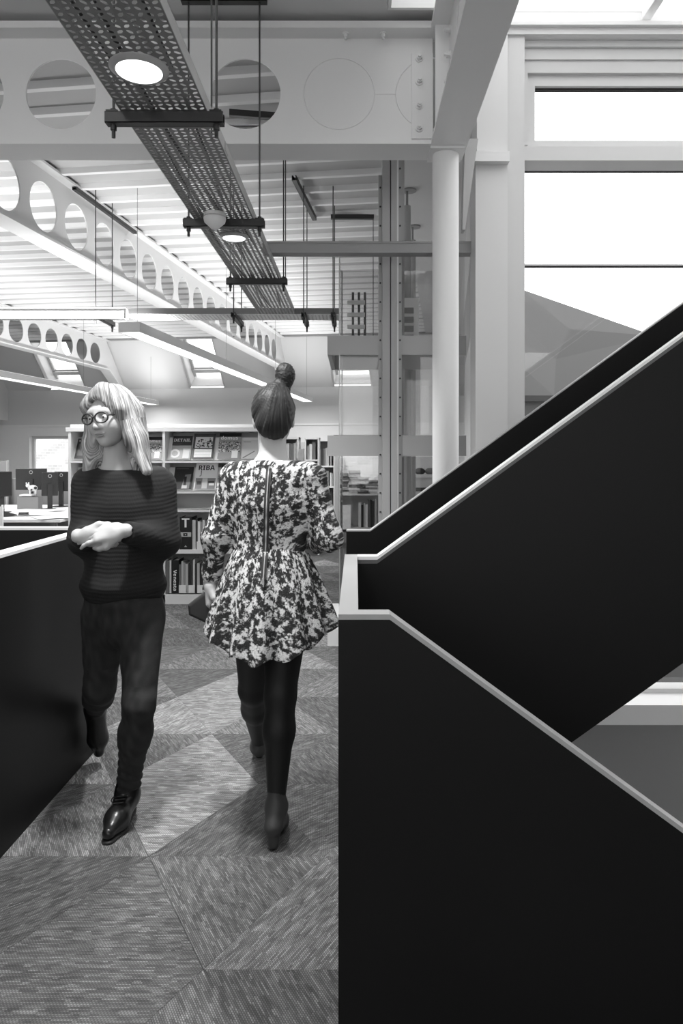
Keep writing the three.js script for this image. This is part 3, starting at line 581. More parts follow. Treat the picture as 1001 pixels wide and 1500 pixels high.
// ---------------------------------------------------------------- magazine case, front 6.95 m away
{
  const D = 6.95, S = F / D, X = (x) => PX(x, D), Y = (y) => PY(y, D), x0 = X(100), xm = X(238), x1 = X(378), th = 0.03, dp = 0.32;
  const c = thing('magazine_case', 'white magazine display case with slanted racks and book shelves', 'bookcase', V((x0 + x1) / 2, 0, -D - dp / 2));
  const cx = (x0 + x1) / 2, B = (a, b, y0, y1, d0 = 0, d1 = dp) => span(a - cx, b - cx, y0, y1, d0 - dp / 2, d1 - dp / 2);
  for (const x of [x0, xm, x1]) obj('upright', B(x, x + 0.026, 0, Y(632)), M.shelf, c);
  obj('back_panel', B(x0, x1 + 0.02, 0.1, Y(630), dp - 0.012, dp), M.shelfBack, c);
  obj('top_board', B(x0 - 0.02, x1 + 0.04, Y(632), Y(626), -0.01, dp), M.shelf, c);
  obj('top_rail', B(x0 - 0.02, x1 + 0.04, Y(626), Y(621), 0.1, dp), M.shelf, c);
  obj('plinth', B(x0, x1 + 0.02, 0, Y(871)), M.shelf, c);
  const bays = [[x0 + 0.026, xm], [xm + 0.026, x1]];
  for (const [a, b] of bays) {
    for (const y of [678, 723, 750]) obj('shelf', B(a, b, Y(y), Y(y - 3), -0.005, dp - 0.02), M.shelf, c);
    obj('shelf', B(a, b, Y(811), Y(805), 0, dp - 0.02), M.shelf, c);
    for (const y of [675, 720]) { const g = box(b - a, 0.26, 0.008, (a + b) / 2 - cx, 0, 0).translate(0, 0.13, 0).rotateX(-0.5).translate(0, Y(y) + 0.004, dp / 2 - 0.06); obj('slanted_rack', g, M.shelf, c); }
  }
  const cover = (draw) => new THREE.MeshStandardMaterial({ roughness: 0.4, map: canvasTex(256, 340, draw) });
  const covers = {
    detail: cover((g, w, h) => { g.fillStyle = '#3a3a3a'; g.fillRect(0, 0, w, h * 0.42); g.fillStyle = '#b5b5b5'; g.fillRect(0, h * 0.42, w, h * 0.58); g.fillStyle = '#f4f4f4'; g.font = 'bold 58px serif'; g.fillText('DETAIL', 12, 82); g.strokeStyle = '#eee'; g.lineWidth = 26; g.beginPath(); g.arc(50, 262, 52, 0, 7); g.stroke(); g.fillStyle = '#e9e9e9'; g.fillRect(152, 190, 84, 140); g.fillStyle = '#666'; for (let k = 0; k < 6; k++) g.fillRect(16, 104 + k * 8, 120 - k * 8, 2); }),
    interior: cover((g, w, h) => { g.fillStyle = '#4a4a4a'; g.fillRect(0, 0, w, h); g.fillStyle = '#dcdcdc'; g.fillRect(24, 44, 206, 150); g.fillStyle = '#222'; for (let k = 0; k < 46; k++) g.fillRect(30 + rnd() * 190, 60 + rnd() * 120, 6 + rnd() * 22, 5 + rnd() * 16); g.fillStyle = '#fff'; g.fillRect(24, 210, 206, 110); g.fillStyle = '#888'; for (let k = 0; k < 5; k++) g.fillRect(30, 222 + k * 20, 190, 3); }),
    domus: cover((g, w, h) => { g.fillStyle = '#9c9c9c'; g.fillRect(0, 0, w, h); g.fillStyle = '#1c1c1c'; g.fillRect(0, 0, w, 50); g.fillStyle = '#fafafa'; g.font = 'bold 62px sans-serif'; g.fillText('domus', 18, 88); for (let k = 0; k < 190; k++) { g.fillStyle = rnd() < 0.5 ? '#333' : '#e0e0e0'; g.fillRect(rnd() * w, 110 + rnd() * 140, 5 + rnd() * 12, 5 + rnd() * 12); } g.fillStyle = '#efefef'; g.fillRect(160, 230, 70, 100); }),
    tower: cover((g, w, h) => { g.fillStyle = '#2a2a2a'; g.fillRect(0, 0, w, h); g.fillStyle = '#8a8a8a'; g.beginPath(); g.moveTo(110, 330); g.lineTo(150, 120); g.lineTo(230, 110); g.lineTo(220, 330); g.fill(); g.fillStyle = '#151515'; g.fillRect(140, 150, 34, 130); g.fillStyle = '#e6e6e6'; g.fillRect(120, 280, 70, 46); g.fillStyle = '#666'; g.fillRect(20, 22, 170, 12); }),
    riba: cover((g, w, h) => { g.fillStyle = '#f3f3f3'; g.fillRect(0, 0, w, h); g.fillStyle = '#101010'; g.font = 'bold 84px sans-serif'; g.fillText('RIBA', 26, 92); g.font = '84px sans-serif'; g.fillText('J', 58, 158); g.fillStyle = '#8d8d8d'; g.fillRect(14, 196, 228, 140); g.fillStyle = '#d8d8d8'; g.fillRect(90, 200, 60, 130); g.fillStyle = '#333'; g.fillRect(30, 240, 50, 40); g.fillRect(160, 236, 70, 26); g.fillStyle = '#f0f0f0'; g.fillRect(170, 262, 60, 30); }),
    plain: cover((g, w, h) => { g.fillStyle = '#d4d4d4'; g.fillRect(0, 0, w, h); g.fillStyle = '#777'; g.beginPath(); g.moveTo(20, 320); g.lineTo(200, 200); g.lineTo(214, 208); g.lineTo(40, 330); g.fill(); g.fillRect(20, 30, 120, 10); }),
    dark: cover((g, w, h) => { g.fillStyle = '#333'; g.fillRect(0, 0, w, h); g.fillStyle = '#aaa'; g.fillRect(20, 30, 200, 24); g.fillStyle = '#666'; g.fillRect(30, 90, 190, 200); }),
  };
  const mag = (px0, px1, yBase, m, label, w = null) => {
    const a = X(px0), b = X(px1), ww = b - a, h = ww * 1.33, q = thing('magazine', label, 'magazine', V((a + b) / 2, Y(yBase) + 0.012, -D - 0.045), 0, 'magazines on the slanted racks');
    const sheet = box(ww, h, 0.006, 0, h / 2, 0).rotateX(-0.5); obj('pages', sheet, M.pages, q);
    obj('cover', new THREE.PlaneGeometry(ww, h).translate(0, h / 2, 0.0036).rotateX(-0.5), m, q);
  };
  mag(248, 277, 674, covers.detail, 'grey magazine with serif title and white ring, end of the top rack');
  mag(279, 311, 674, covers.interior, 'magazine with interior photograph and white text box on the top rack');
  mag(317, 350, 674, covers.domus, 'magazine with lower case title over a crowd pattern on the top rack');
  mag(352, 376, 674, covers.plain, 'pale magazine with a slanting stroke on the top rack');
  mag(251, 279, 719, covers.tower, 'dark magazine with a tower on the lower rack');
  mag(282, 315, 719, covers.riba, 'white magazine with bold black title on the lower rack');
  mag(320, 350, 719, covers.dark, 'dark magazine beside the white one on the lower rack');
  mag(106, 132, 674, covers.dark, 'dark magazine in the end bay, top rack'); mag(206, 234, 674, covers.domus, 'patterned magazine in the end bay, top rack');
  mag(106, 132, 719, covers.plain, 'pale magazine in the end bay, lower rack');
  for (let k = 0; k < 4; k++) tag(obj('loose_paper', box(0.2, 0.003, 0.14, X(262 + k * 18), Y(747) + 0.004 + k * 0.0035, -D - 0.1).rotateY(0)), 'loose white leaflet lying on the narrow shelf', 'paper', 'leaflets on the narrow shelf').material = M.paper;
  // bottom rows
  const bs = new THREE.MeshStandardMaterial({ map: binderTex, roughness: 0.5 }), vs = new THREE.MeshStandardMaterial({ map: spineTex, roughness: 0.5 });
  book(X(280.5) - X(263), 0.315, 0.24, bookMats[0], V(X(271.7), Y(805), -D - 0.13), 0, 'thick black binder with pale spine label on the middle shelf', undefined, bs);
  const thin = (px0, px1, yb, h, k, lab) => book(X(px1) - X(px0) - 0.002, h, 0.2, bookMats[k], V(X((px0 + px1) / 2), Y(yb), -D - 0.12), 0, (px1 - px0 > 4.2 ? 'wide ' : '') + toneWord(bookMats[k]) + ' ' + lab, 'books on the lower shelves');
  const mid = [[281, 286, 6], [286, 289, 1], [289, 293, 7], [293, 296, 4], [296, 300, 6], [300, 304, 2], [304, 309, 1], [309, 315, 5], [315, 321, 3], [321, 327, 0]];
  for (const [a, b, k] of mid) thin(a, b, 805, rr(0.27, 0.31), k, 'slim upright book beside the thick black binder');
  const low = [[242, 247, 3], [247.5, 250.5, 6], [261.5, 265, 3], [265, 268, 5], [268, 271, 4], [271, 275, 5], [275, 279, 0], [279, 282, 1], [282, 285, 6], [285, 288, 0], [288, 292, 5], [292, 297, 0], [297, 301, 6], [301, 306, 1], [306, 312, 4]];
  for (const [a, b, k] of low) thin(a, b, 869.5, rr(0.28, 0.33), k, 'slim upright book on the bottom shelf of the magazine case');
  book(X(261) - X(251), 0.325, 0.22, bookMats[0], V(X(256), Y(869.5), -D - 0.125), 0, 'black book with white vertical lettering on the bottom shelf', undefined, vs);
  const tab = (px0, px1, yb, lab) => tag(obj('file_box', box(X(px1) - X(px0), 0.075, 0.012, X((px0 + px1) / 2), Y(yb) + 0.038, -D - 0.01), M.paper), lab, 'box', 'white box fronts on the lower shelves');
  tab(288, 303, 805, 'wide white box front beside the thick black binder'); tab(252, 262, 805, 'small white box front on the other side of the thick black binder');
  tab(262, 272, 869, 'white box front next to the lettered black book'); tab(276, 285, 869, 'second white box front from the lettered black book'); tab(289, 297, 869, 'third white box front from the lettered black book'); tab(298, 308, 869, 'fourth white box front from the lettered black book');
}
// ---------------------------------------------------------------- bookcases further off
function bookcase(px0, px1, d, label, short, shelves = [0.1, 0.44, 0.78, 1.12, 1.42], top = 1.73, dens = bookMats) {
  const x0 = PX(px0, d), x1 = PX(px1, d), cx = (x0 + x1) / 2, w = x1 - x0, dp = 0.3;
  const c = thing('bookcase', label, 'bookcase', V(cx, 0, -d - dp / 2));
  const B = (a, b, y0, y1, d0 = 0, d1 = dp) => span(a, b, y0, y1, d0 - dp / 2, d1 - dp / 2);
  obj('upright', B(-w / 2, -w / 2 + 0.025, 0, top), M.shelf, c); obj('upright', B(w / 2 - 0.025, w / 2, 0, top), M.shelf, c);
  obj('back_panel', B(-w / 2, w / 2, 0, top, dp - 0.01, dp), M.plasticGrey, c); obj('top_board', B(-w / 2, w / 2, top - 0.025, top, -0.01, dp), M.shelf, c);
  for (const y of shelves) obj('shelf', B(-w / 2 + 0.025, w / 2 - 0.025, y - 0.025, y, 0, dp - 0.012), M.shelf, c);
  shelves.forEach((y, i) => { const gap = (shelves[i + 1] ?? top) - y - 0.06; if (y > 0.35) bookRow(x0 + 0.03, x1 - 0.04, y, d + 0.04, gap * 0.72, gap * 0.96, 0.02, 0.05, 'book, ' + ['bottom', 'second', 'third', 'fourth', 'top'][i] + ' shelf of ' + short, 'books in the ' + label, dens); });
}
bookcase(412, 438, 8.6, 'white bookcase behind the shoulder of the dress', 'the bookcase behind the dress', [0.1, 0.44, 0.78, 1.12, 1.36], 1.68, bookMats.slice(3));
bookcase(446, 468, 10.4, 'white bookcase beyond the clear leaflet holder', 'the bookcase past the leaflet holder', [0.1, 0.44, 0.78, 1.10, 1.40], 1.72);
bookcase(462, 491, 11.7, 'white bookcase with a deep end panel beside the lift', 'the bookcase beside the lift', [0.1, 0.3, 0.62, 0.95, 1.29], 1.72);
{
  const d = 8.3, c = thing('leaflet_holder', 'clear acrylic holder with white leaflets at the bookcase end', 'holder', V(PX(441, d), 0.0, -d));
  obj('stand', box(0.1, 1.28, 0.2, 0, 0.64, 0), M.shelf, c); obj('holder', [box(0.1, 0.32, 0.004, 0, 1.45, 0.1), box(0.004, 0.32, 0.2, -0.05, 1.45, 0), box(0.004, 0.32, 0.2, 0.05, 1.45, 0)], M.liftGlass, c); obj('leaflets', box(0.07, 0.25, 0.1, 0, 1.41, 0), M.paper, c);
  const e = obj('end_panel', span(-0.332, PX(497, 11.2), 0, 1.74, 11.2, 12.0), M.shelf); tag(e, 'white end panel of the bookcase row beside the lift', 'panel');
}
// ---------------------------------------------------------------- low cabinets under the far window with stacks of books
{
  const d = 13.6, cx = PX(530, d);
  const c = thing('low_cabinet', 'grey low cabinet with upright files seen under the lift band', 'cabinet', V(PX(535, d), 0, -d - 0.25));
  const w = PX(600, d) - PX(497, d), ox = PX(548, d) - PX(535, d);
  obj('carcass', [box(w, 0.03, 0.5, ox, 0.71, 0), box(w, 0.03, 0.5, ox, 0.06, 0), box(0.03, 0.7, 0.5, ox - w / 2, 0.36, 0), box(0.03, 0.7, 0.5, ox + w / 2, 0.36, 0), box(w, 0.7, 0.02, ox, 0.36, -0.24)], M.paint, c);
  obj('drawer_front', box(0.21, 0.46, 0.02, PX(506, d) - PX(535, d), 0.28, 0.255), M.white, c);
  bookRow(PX(525, d), PX(552, d), 0.08, d + 0.06, 0.42, 0.55, 0.025, 0.06, 'upright file in the low cabinet under the lift band', 'files in the low cabinet');
  const stack = (px, n, w, label) => { let y = 0.727; for (let k = 0; k < n; k++) { const t = rr(0.02, 0.045), bm = bookMats[1 + Math.floor(rnd() * 7)], b = obj('stacked_book', new RoundedBoxGeometry(w * rr(0.85, 1), t, rr(0.2, 0.26), 1, 0.003), bm); b.position.set(PX(px, d) + rr(-0.015, 0.015), y + t / 2, -d - 0.17); b.rotation.y = rr(-0.08, 0.08); tag(b, (k === n - 1 ? 'topmost ' : k === 0 ? 'lowest ' : '') + toneWord(bm) + ' ' + label, 'book', 'books stacked under the far window'); y += t; } };
  stack(503, 12, 0.22, 'book in the tall pile beside the bookcase end panel'); stack(519, 13, 0.24, 'book in the tall pile behind the lift glass');
  stack(532, 9, 0.24, 'book in the low pile beside the white papers'); stack(545, 8, 0.26, 'book in the low pile next to the lift mast');
  // cabinets seen right of the mast
  const e = thing('office_cabinet', 'pale office cabinet seen between the lift mast and the round column', 'cabinet', V(PX(618, 9.5), 0, -9.8));
  obj('body', [box(0.5, 1.16, 0.5, 0, 0.58, 0)], M.paint, e); obj('worktop', box(0.56, 0.04, 0.56, 0, 1.18, 0), M.white, e); obj('slot', box(0.4, 0.05, 0.02, 0, 1.0, 0.25), M.dark, e); obj('door_line', box(0.006, 0.8, 0.01, 0, 0.5, 0.252), M.plasticGrey, e);
  for (const [x, k, l] of [[-0.14, 0, 'round'], [0.0, 1, 'small round'], [0.14, 3, 'grey']]) { const s = obj('desk_item', new THREE.SphereGeometry(0.06, 20, 12).scale(1.2, 0.8, 1), bookMats[k]); s.position.set(PX(618, 9.5) + x, 1.24, -9.75); tag(s, l + ' dark bundle lying on the pale office cabinet', 'bundle'); }
}
// ---------------------------------------------------------------- desk corner beyond the well
{
  const d = 9.0, S = F / d, X = (x, q = d) => PX(x, q), Y = (y, q = d) => PY(y, q);
  const k = thing('desk', 'white office desk covered with drawings', 'desk', V(X(30), 0, -9.0));
  obj('desk_top', box(2.2, 0.03, 2.4, -0.1, 0.735, 0), M.white, k);
  for (const [x, z] of [[-1.1, 1.1], [0.9, 1.1], [-1.1, -1.1], [0.9, -1.1]]) obj('leg', box(0.05, 0.72, 0.05, x, 0.36, z), M.plasticGrey, k);
  obj('modesty_panel', box(1.9, 0.35, 0.02, -0.1, 0.5, 0), M.plasticGrey, k);
  const paper = (x, z, w, h, r, t, label) => { const g = new THREE.PlaneGeometry(w, h, 16, 10).rotateX(-Math.PI / 2), p = g.attributes.position; for (let i = 0; i < p.count; i++) p.setY(i, Math.max(0, 0.012 * noise.noise(p.getX(i) * 5 + x * 9, p.getZ(i) * 5, 1.7)) + t * Math.max(0, p.getX(i) / w) ** 2); g.computeVertexNormals(); const o = obj('drawing_sheet', g, new THREE.MeshStandardMaterial({ color: G(0.8), roughness: 0.9, side: THREE.DoubleSide })); o.position.set(x, 0.753 + h * 0.01, z); o.rotation.y = r; tag(o, label, 'paper', 'drawings on the desk'); };
  paper(X(72, 8.7), -8.62, 0.9, 0.75, 0.15, 0.02, 'large creased white drawing sheet on the desk'); paper(X(40, 8.8), -8.95, 0.75, 0.6, 0.35, 0.06, 'white drawing sheet with a lifted corner on the desk'); paper(X(86, 8.1), -8.08, 0.5, 0.42, 0.7, 0.0, 'small white drawing sheet near the desk edge');
  function monitor(x, y, q, w, h, turn, label, back) {
    const o = thing('monitor', label, 'monitor', V(X(x, q), 0.75, -q), turn, 'office monitors');
    const yb = Y(y, q) - 0.75;
    obj('casing', new RoundedBoxGeometry(w, h, 0.035, 2, 0.008).translate(0, yb, 0), M.plasticBlack, o);
    obj('screen', box(w * 0.95, h * 0.92, 0.004, 0, yb, back ? -0.019 : 0.019), M.screen, o);
    obj('neck', box(0.06, yb, 0.03, 0, yb / 2, back ? 0.02 : -0.025), M.plasticBlack, o); obj('foot', cyl(0.11, 0.015, 0, 0.0085, back ? 0.02 : -0.02, 24), M.plasticBlack, o);
    if (back) obj('maker_ring', new THREE.TorusGeometry(0.02, 0.004, 8, 24).translate(0, yb + h / 2 - 0.05, 0.019), M.alu, o);
  }
  monitor(46, 702, 9.6, 0.4, 0.29, 0.12, 'black monitor seen from behind with a round ring emblem', true);
  monitor(73, 709, 9.3, 0.2, 0.31, 0.5, 'black monitor turned sideways on the desk', true); monitor(91, 705, 9.8, 0.22, 0.27, -0.2, 'small black monitor next to the magazine case', true);
  monitor(3, 709, 8.7, 0.22, 0.31, 0.7, 'dark grey monitor at the end of the desk', false);
  const cr = thing('desk_crate', 'grey open desk box below the white animal figure', 'box', V(X(45, 9.3), 0.75, -9.28), 0.1); obj('walls', [box(0.26, 0.17, 0.012, 0, 0.085, 0.08), box(0.26, 0.17, 0.012, 0, 0.085, -0.08), box(0.012, 0.17, 0.16, -0.125, 0.085, 0), box(0.012, 0.17, 0.16, 0.125, 0.085, 0)], M.plasticGrey, cr); obj('bottom', box(0.25, 0.01, 0.16, 0, 0.006, 0), M.plasticGrey, cr);
  obj('lid', box(0.15, 0.02, 0.17, -0.03, 0.19, 0), M.white, cr);
  const cow = thing('animal_figure', 'small white animal figure with dark patches on the desk box', 'figurine', V(X(49, 9.3), 0.95, -9.28), 0.3);
  obj('body', [new THREE.SphereGeometry(0.04, 16, 12).scale(1.5, 1, 0.9).translate(0, 0.08, 0), new THREE.SphereGeometry(0.026, 14, 10).translate(-0.06, 0.115, 0), cyl(0.008, 0.025, -0.075, 0.145, 0.012, 8), cyl(0.008, 0.025, -0.05, 0.145, -0.012, 8)], M.white, cow);
  for (const [x, z] of [[-0.035, 0.02], [0.035, 0.02], [-0.035, -0.02], [0.035, -0.02]]) obj('leg', cyl(0.011, 0.06, x, 0.03, z, 10), M.white, cow);
  obj('patch', [new THREE.SphereGeometry(0.02, 12, 8).translate(0.035, 0.085, 0.026), new THREE.SphereGeometry(0.012, 10, 8).translate(-0.01, 0.06, 0.03)], M.dark, cow);
  const ph = thing('desk_phone', 'dark desk telephone beside the drawings', 'telephone', V(X(6, 8.3), 0.752, -8.3), 0.4); obj('base', extrude([[-0.1, 0], [0.1, 0], [0.1, 0.02], [-0.1, 0.08]], 0.16).rotateY(0.3), M.plasticBlack, ph); obj('handset', new RoundedBoxGeometry(0.05, 0.035, 0.2, 2, 0.012).translate(-0.02, 0.075, 0.07), M.plasticBlack, ph);
  const st = thing('stapler', 'black stapler lying on the drawings', 'stapler', V(X(36, 8.3), 0.765, -8.28), 0.2); obj('arm', new RoundedBoxGeometry(0.11, 0.02, 0.03, 2, 0.008).translate(0, 0.02, 0), M.plasticBlack, st); obj('foot', box(0.12, 0.008, 0.03, 0, 0.004, 0), M.plasticBlack, st);
  const sc = thing('desk_screen', 'pale grey partition screen at the end of the desk', 'partition', V(X(3, 10.3), 0, -10.3)); obj('panel', box(0.25, 1.36, 0.03, -0.05, 0.7, 0), M.plasticGrey, sc); obj('frame', box(0.02, 1.38, 0.04, 0.08, 0.7, 0), M.alu, sc);
  const s2 = thing('desk_screen', 'low grey partition screen behind the monitors', 'partition', V(X(60, 10.4), 0, -10.45)); obj('panel', box(1.1, 1.1, 0.03, 0, 0.56, 0), M.plasticGrey, s2); obj('top_rail', box(1.1, 0.02, 0.04, 0, 1.12, 0), M.alu, s2);
  const pg = thing('desk_screen', 'white low return panel in front of the desk', 'partition', V(X(0, 7.7), 0, -7.7)); obj('panel', box(0.1, 0.9, 0.03, -0.03, 0.45, 0), M.white, pg); obj('edge', box(0.012, 0.92, 0.034, 0.025, 0.46, 0), M.white, pg);
}
// ================================================================ PEOPLE
const cone = (a, b, ra, rb, sz = 1) => (p) => {                 // tapered capsule, optionally flattened in depth
  const s = 1 / sz, bx = b.x - a.x, by = b.y - a.y, bz = (b.z - a.z) * s, px = p.x - a.x, py = p.y - a.y, pz = (p.z - a.z) * s;
  const t = Math.max(0, Math.min(1, (px * bx + py * by + pz * bz) / (bx * bx + by * by + bz * bz + 1e-9)));
  return (Math.hypot(px - bx * t, py - by * t, pz - bz * t) - (ra + (rb - ra) * t)) * (sz < 1 ? 0.5 + sz / 2 : 1);
};
const ell = (c, rx, ry, rz) => (p) => {
  const x = (p.x - c.x) / rx, y = (p.y - c.y) / ry, z = (p.z - c.z) / rz, k0 = Math.hypot(x, y, z), k1 = Math.hypot(x / rx, y / ry, z / rz);
  return k1 < 1e-6 ? -Math.min(rx, ry, rz) : k0 * (k0 - 1) / k1;
};
const smin = (a, b, k) => { const h = Math.max(k - Math.abs(a - b), 0) / k; return Math.min(a, b) - h * h * k * 0.25; };
const smax = (a, b, k) => -smin(-a, -b, k);
const blend = (list, k) => (p) => { let d = list[0](p); for (let i = 1; i < list.length; i++) d = smin(d, list[i](p), k); return d; };
function meshField(f, lo, hi, h, uvOf) {                               // surface nets
  const nx = Math.ceil((hi.x - lo.x) / h) + 1, ny = Math.ceil((hi.y - lo.y) / h) + 1, nz = Math.ceil((hi.z - lo.z) / h) + 1, g = new Float32Array(nx * ny * nz), p = V(0, 0, 0);
  const at = (i, j, k) => (k * ny + j) * nx + i;
  for (let k = 0; k < nz; k++) for (let j = 0; j < ny; j++) for (let i = 0; i < nx; i++) { p.set(lo.x + i * h, lo.y + j * h, lo.z + k * h); g[at(i, j, k)] = f(p); }
  const idx = new Int32Array(nx * ny * nz).fill(-1), pos = [], tri = [];
  for (let k = 0; k < nz - 1; k++) for (let j = 0; j < ny - 1; j++) for (let i = 0; i < nx - 1; i++) {
    let m = 0, n = 0, sx = 0, sy = 0, sz = 0; const v = [];
    for (let c = 0; c < 8; c++) { v[c] = g[at(i + (c & 1), j + ((c >> 1) & 1), k + (c >> 2))]; if (v[c] < 0) m++; }
    if (m === 0 || m === 8) continue;
    for (let c = 0; c < 8; c++) for (const b of [1, 2, 4]) { if (c & b) continue; const e = c | b; if ((v[c] < 0) === (v[e] < 0)) continue; const t = v[c] / (v[c] - v[e]); sx += (c & 1) + (b === 1 ? t : 0); sy += ((c >> 1) & 1) + (b === 2 ? t : 0); sz += (c >> 2) + (b === 4 ? t : 0); n++; }
    idx[at(i, j, k)] = pos.length / 3; pos.push(lo.x + (i + sx / n) * h, lo.y + (j + sy / n) * h, lo.z + (k + sz / n) * h);
  }
  const quad = (a, b, c, d, flip) => { if (a < 0 || b < 0 || c < 0 || d < 0) return; flip ? tri.push(a, c, b, a, d, c) : tri.push(a, b, c, a, c, d); };
  for (let k = 1; k < nz - 1; k++) for (let j = 1; j < ny - 1; j++) for (let i = 1; i < nx - 1; i++) {
    const s = g[at(i, j, k)] < 0;
    if (s !== g[at(i + 1, j, k)] < 0) quad(idx[at(i, j - 1, k - 1)], idx[at(i, j, k - 1)], idx[at(i, j, k)], idx[at(i, j - 1, k)], !s);
    if (s !== g[at(i, j + 1, k)] < 0) quad(idx[at(i - 1, j, k - 1)], idx[at(i - 1, j, k)], idx[at(i, j, k)], idx[at(i, j, k - 1)], !s);
    if (s !== g[at(i, j, k + 1)] < 0) quad(idx[at(i - 1, j - 1, k)], idx[at(i, j - 1, k)], idx[at(i, j, k)], idx[at(i - 1, j, k)], !s);
  }
  const o = new THREE.BufferGeometry(); o.setAttribute('position', new THREE.Float32BufferAttribute(pos, 3)); o.setIndex(tri);
  const uv = new Float32Array(pos.length / 3 * 2); for (let i = 0; i < pos.length / 3; i++) { const q = uvOf ? uvOf(pos[i * 3], pos[i * 3 + 1], pos[i * 3 + 2]) : [pos[i * 3] + pos[i * 3 + 2] * 0.5, pos[i * 3 + 1] + pos[i * 3 + 2] * 0.2]; uv[i * 2] = q[0]; uv[i * 2 + 1] = q[1]; }
  o.setAttribute('uv', new THREE.BufferAttribute(uv, 2)); o.computeVertexNormals();
  return o;
}
const joined = (list) => mergeGeometries(list.map((g) => { const q = g.clone(); for (const k of Object.keys(q.attributes)) if (!['position', 'normal', 'uv'].includes(k)) q.deleteAttribute(k); return q; }));
// a hand: wrist w, fingers along D, back of the hand along N, thumb side s
function handField(w, D, N, s, curl, spread = 0.010) {
  D = D.clone().normalize(); N = N.clone().addScaledVector(D, -N.dot(D)).normalize();
  const B = new THREE.Vector3().crossVectors(D, N).multiplyScalar(s), at = (d, b, n) => w.clone().addScaledVector(D, d).addScaledVector(B, b).addScaledVector(N, n);
  const list = [], off = [0.028, 0.010, -0.009, -0.026], len = [0.072, 0.08, 0.074, 0.058];
  list.push(cone(at(-0.02, 0, 0), at(0.015, 0, 0), 0.026, 0.026));
  const palm = off.map((b, i) => cone(at(0.012, b * 0.6, 0), at(0.085 - Math.abs(i - 1) * 0.004, b, 0), 0.019, 0.0125));
  const fingers = off.map((b, i) => {
    let p = at(0.085 - Math.abs(i - 1) * 0.004, b, 0), a = 0; const segs = [];
    [0.45, 0.3, 0.25].forEach((q, j) => { a += curl * (j ? 1.15 : 0.75); const n = p.clone().addScaledVector(D, Math.cos(a) * len[i] * q).addScaledVector(N, -Math.sin(a) * len[i] * q).addScaledVector(B, b * 0.1); segs.push(cone(p, n, 0.0088 - j * 0.0007, 0.0082 - j * 0.0009)); p = n; });
    return blend(segs, 0.004);
  });
  const t0 = at(0.02, 0.024, -0.006), t1 = at(0.052, 0.047, -0.02), t2 = at(0.08, 0.045, -0.034), t3 = at(0.098, 0.036, -0.042);
  const thumb = blend([cone(t0, t1, 0.018, 0.0135), cone(t1, t2, 0.0125, 0.0105), cone(t2, t3, 0.0105, 0.0085)], 0.006);
  const core = blend([...list, ...palm, thumb], 0.014);
  return (p) => { let d = core(p); for (const f of fingers) d = smin(d, f(p), 0.004); return d; };
}
const around = (pts, m) => { const b = new THREE.Box3().setFromPoints(pts); return [b.min.subScalar(m), b.max.addScalar(m)]; };
// a head in its own frame: x to its left cheek, y up, z out of the face; origin between the eyes' depth
const headPrims = blend([ell(V(0, 0.028, -0.015), 0.073, 0.086, 0.092), ell(V(0, -0.03, 0.022), 0.06, 0.08, 0.062), cone(V(0, -0.055, 0.02), V(0, -0.092, 0.055), 0.048, 0.02), ell(V(0.034, -0.028, 0.052), 0.026, 0.03, 0.026), ell(V(-0.034, -0.028, 0.052), 0.026, 0.03, 0.026), ell(V(0, 0.024, 0.07), 0.048, 0.014, 0.014)], 0.03);
const noseP = blend([cone(V(0, 0.01, 0.084), V(0, -0.032, 0.101), 0.008, 0.0105), ell(V(0.011, -0.036, 0.092), 0.008, 0.007, 0.01), ell(V(-0.011, -0.036, 0.092), 0.008, 0.007, 0.01)], 0.01);
const earA = ell(V(0.073, -0.012, -0.012), 0.009, 0.031, 0.019), earB = ell(V(-0.073, -0.012, -0.012), 0.009, 0.031, 0.019), sockA = ell(V(0.031, 0.002, 0.094), 0.019, 0.012, 0.016), sockB = ell(V(-0.031, 0.002, 0.094), 0.019, 0.012, 0.016);
const lipA = ell(V(0, -0.060, 0.079), 0.021, 0.006, 0.009), lipB = ell(V(0, -0.070, 0.077), 0.018, 0.007, 0.009), lipC = ell(V(0, -0.0648, 0.092), 0.022, 0.0016, 0.012);
function headField(p) {
  let d = smin(headPrims(p), noseP(p), 0.014);
  d = smax(smax(d, -sockA(p), 0.012), -sockB(p), 0.012);
  d = smin(smin(d, lipA(p), 0.006), lipB(p), 0.005);
  d = smax(d, -lipC(p), 0.003);
  return smin(d, Math.min(earA(p), earB(p)), 0.008);
}
const skinMat = mat(0.42, 0.6), eyeWhite = mat(0.7, 0.2), irisMat = mat(0.05, 0.2), lipMat = mat(0.25, 0.5);
const hairTex = (base, amp) => dataTex(256, (i, j) => base + amp * (noise.noise(i * 0.47 + j * 0.02, j * 0.009, 3.1) + 0.6 * noise.noise(i * 0.13, j * 0.006, 8.2)), 0.25, true);
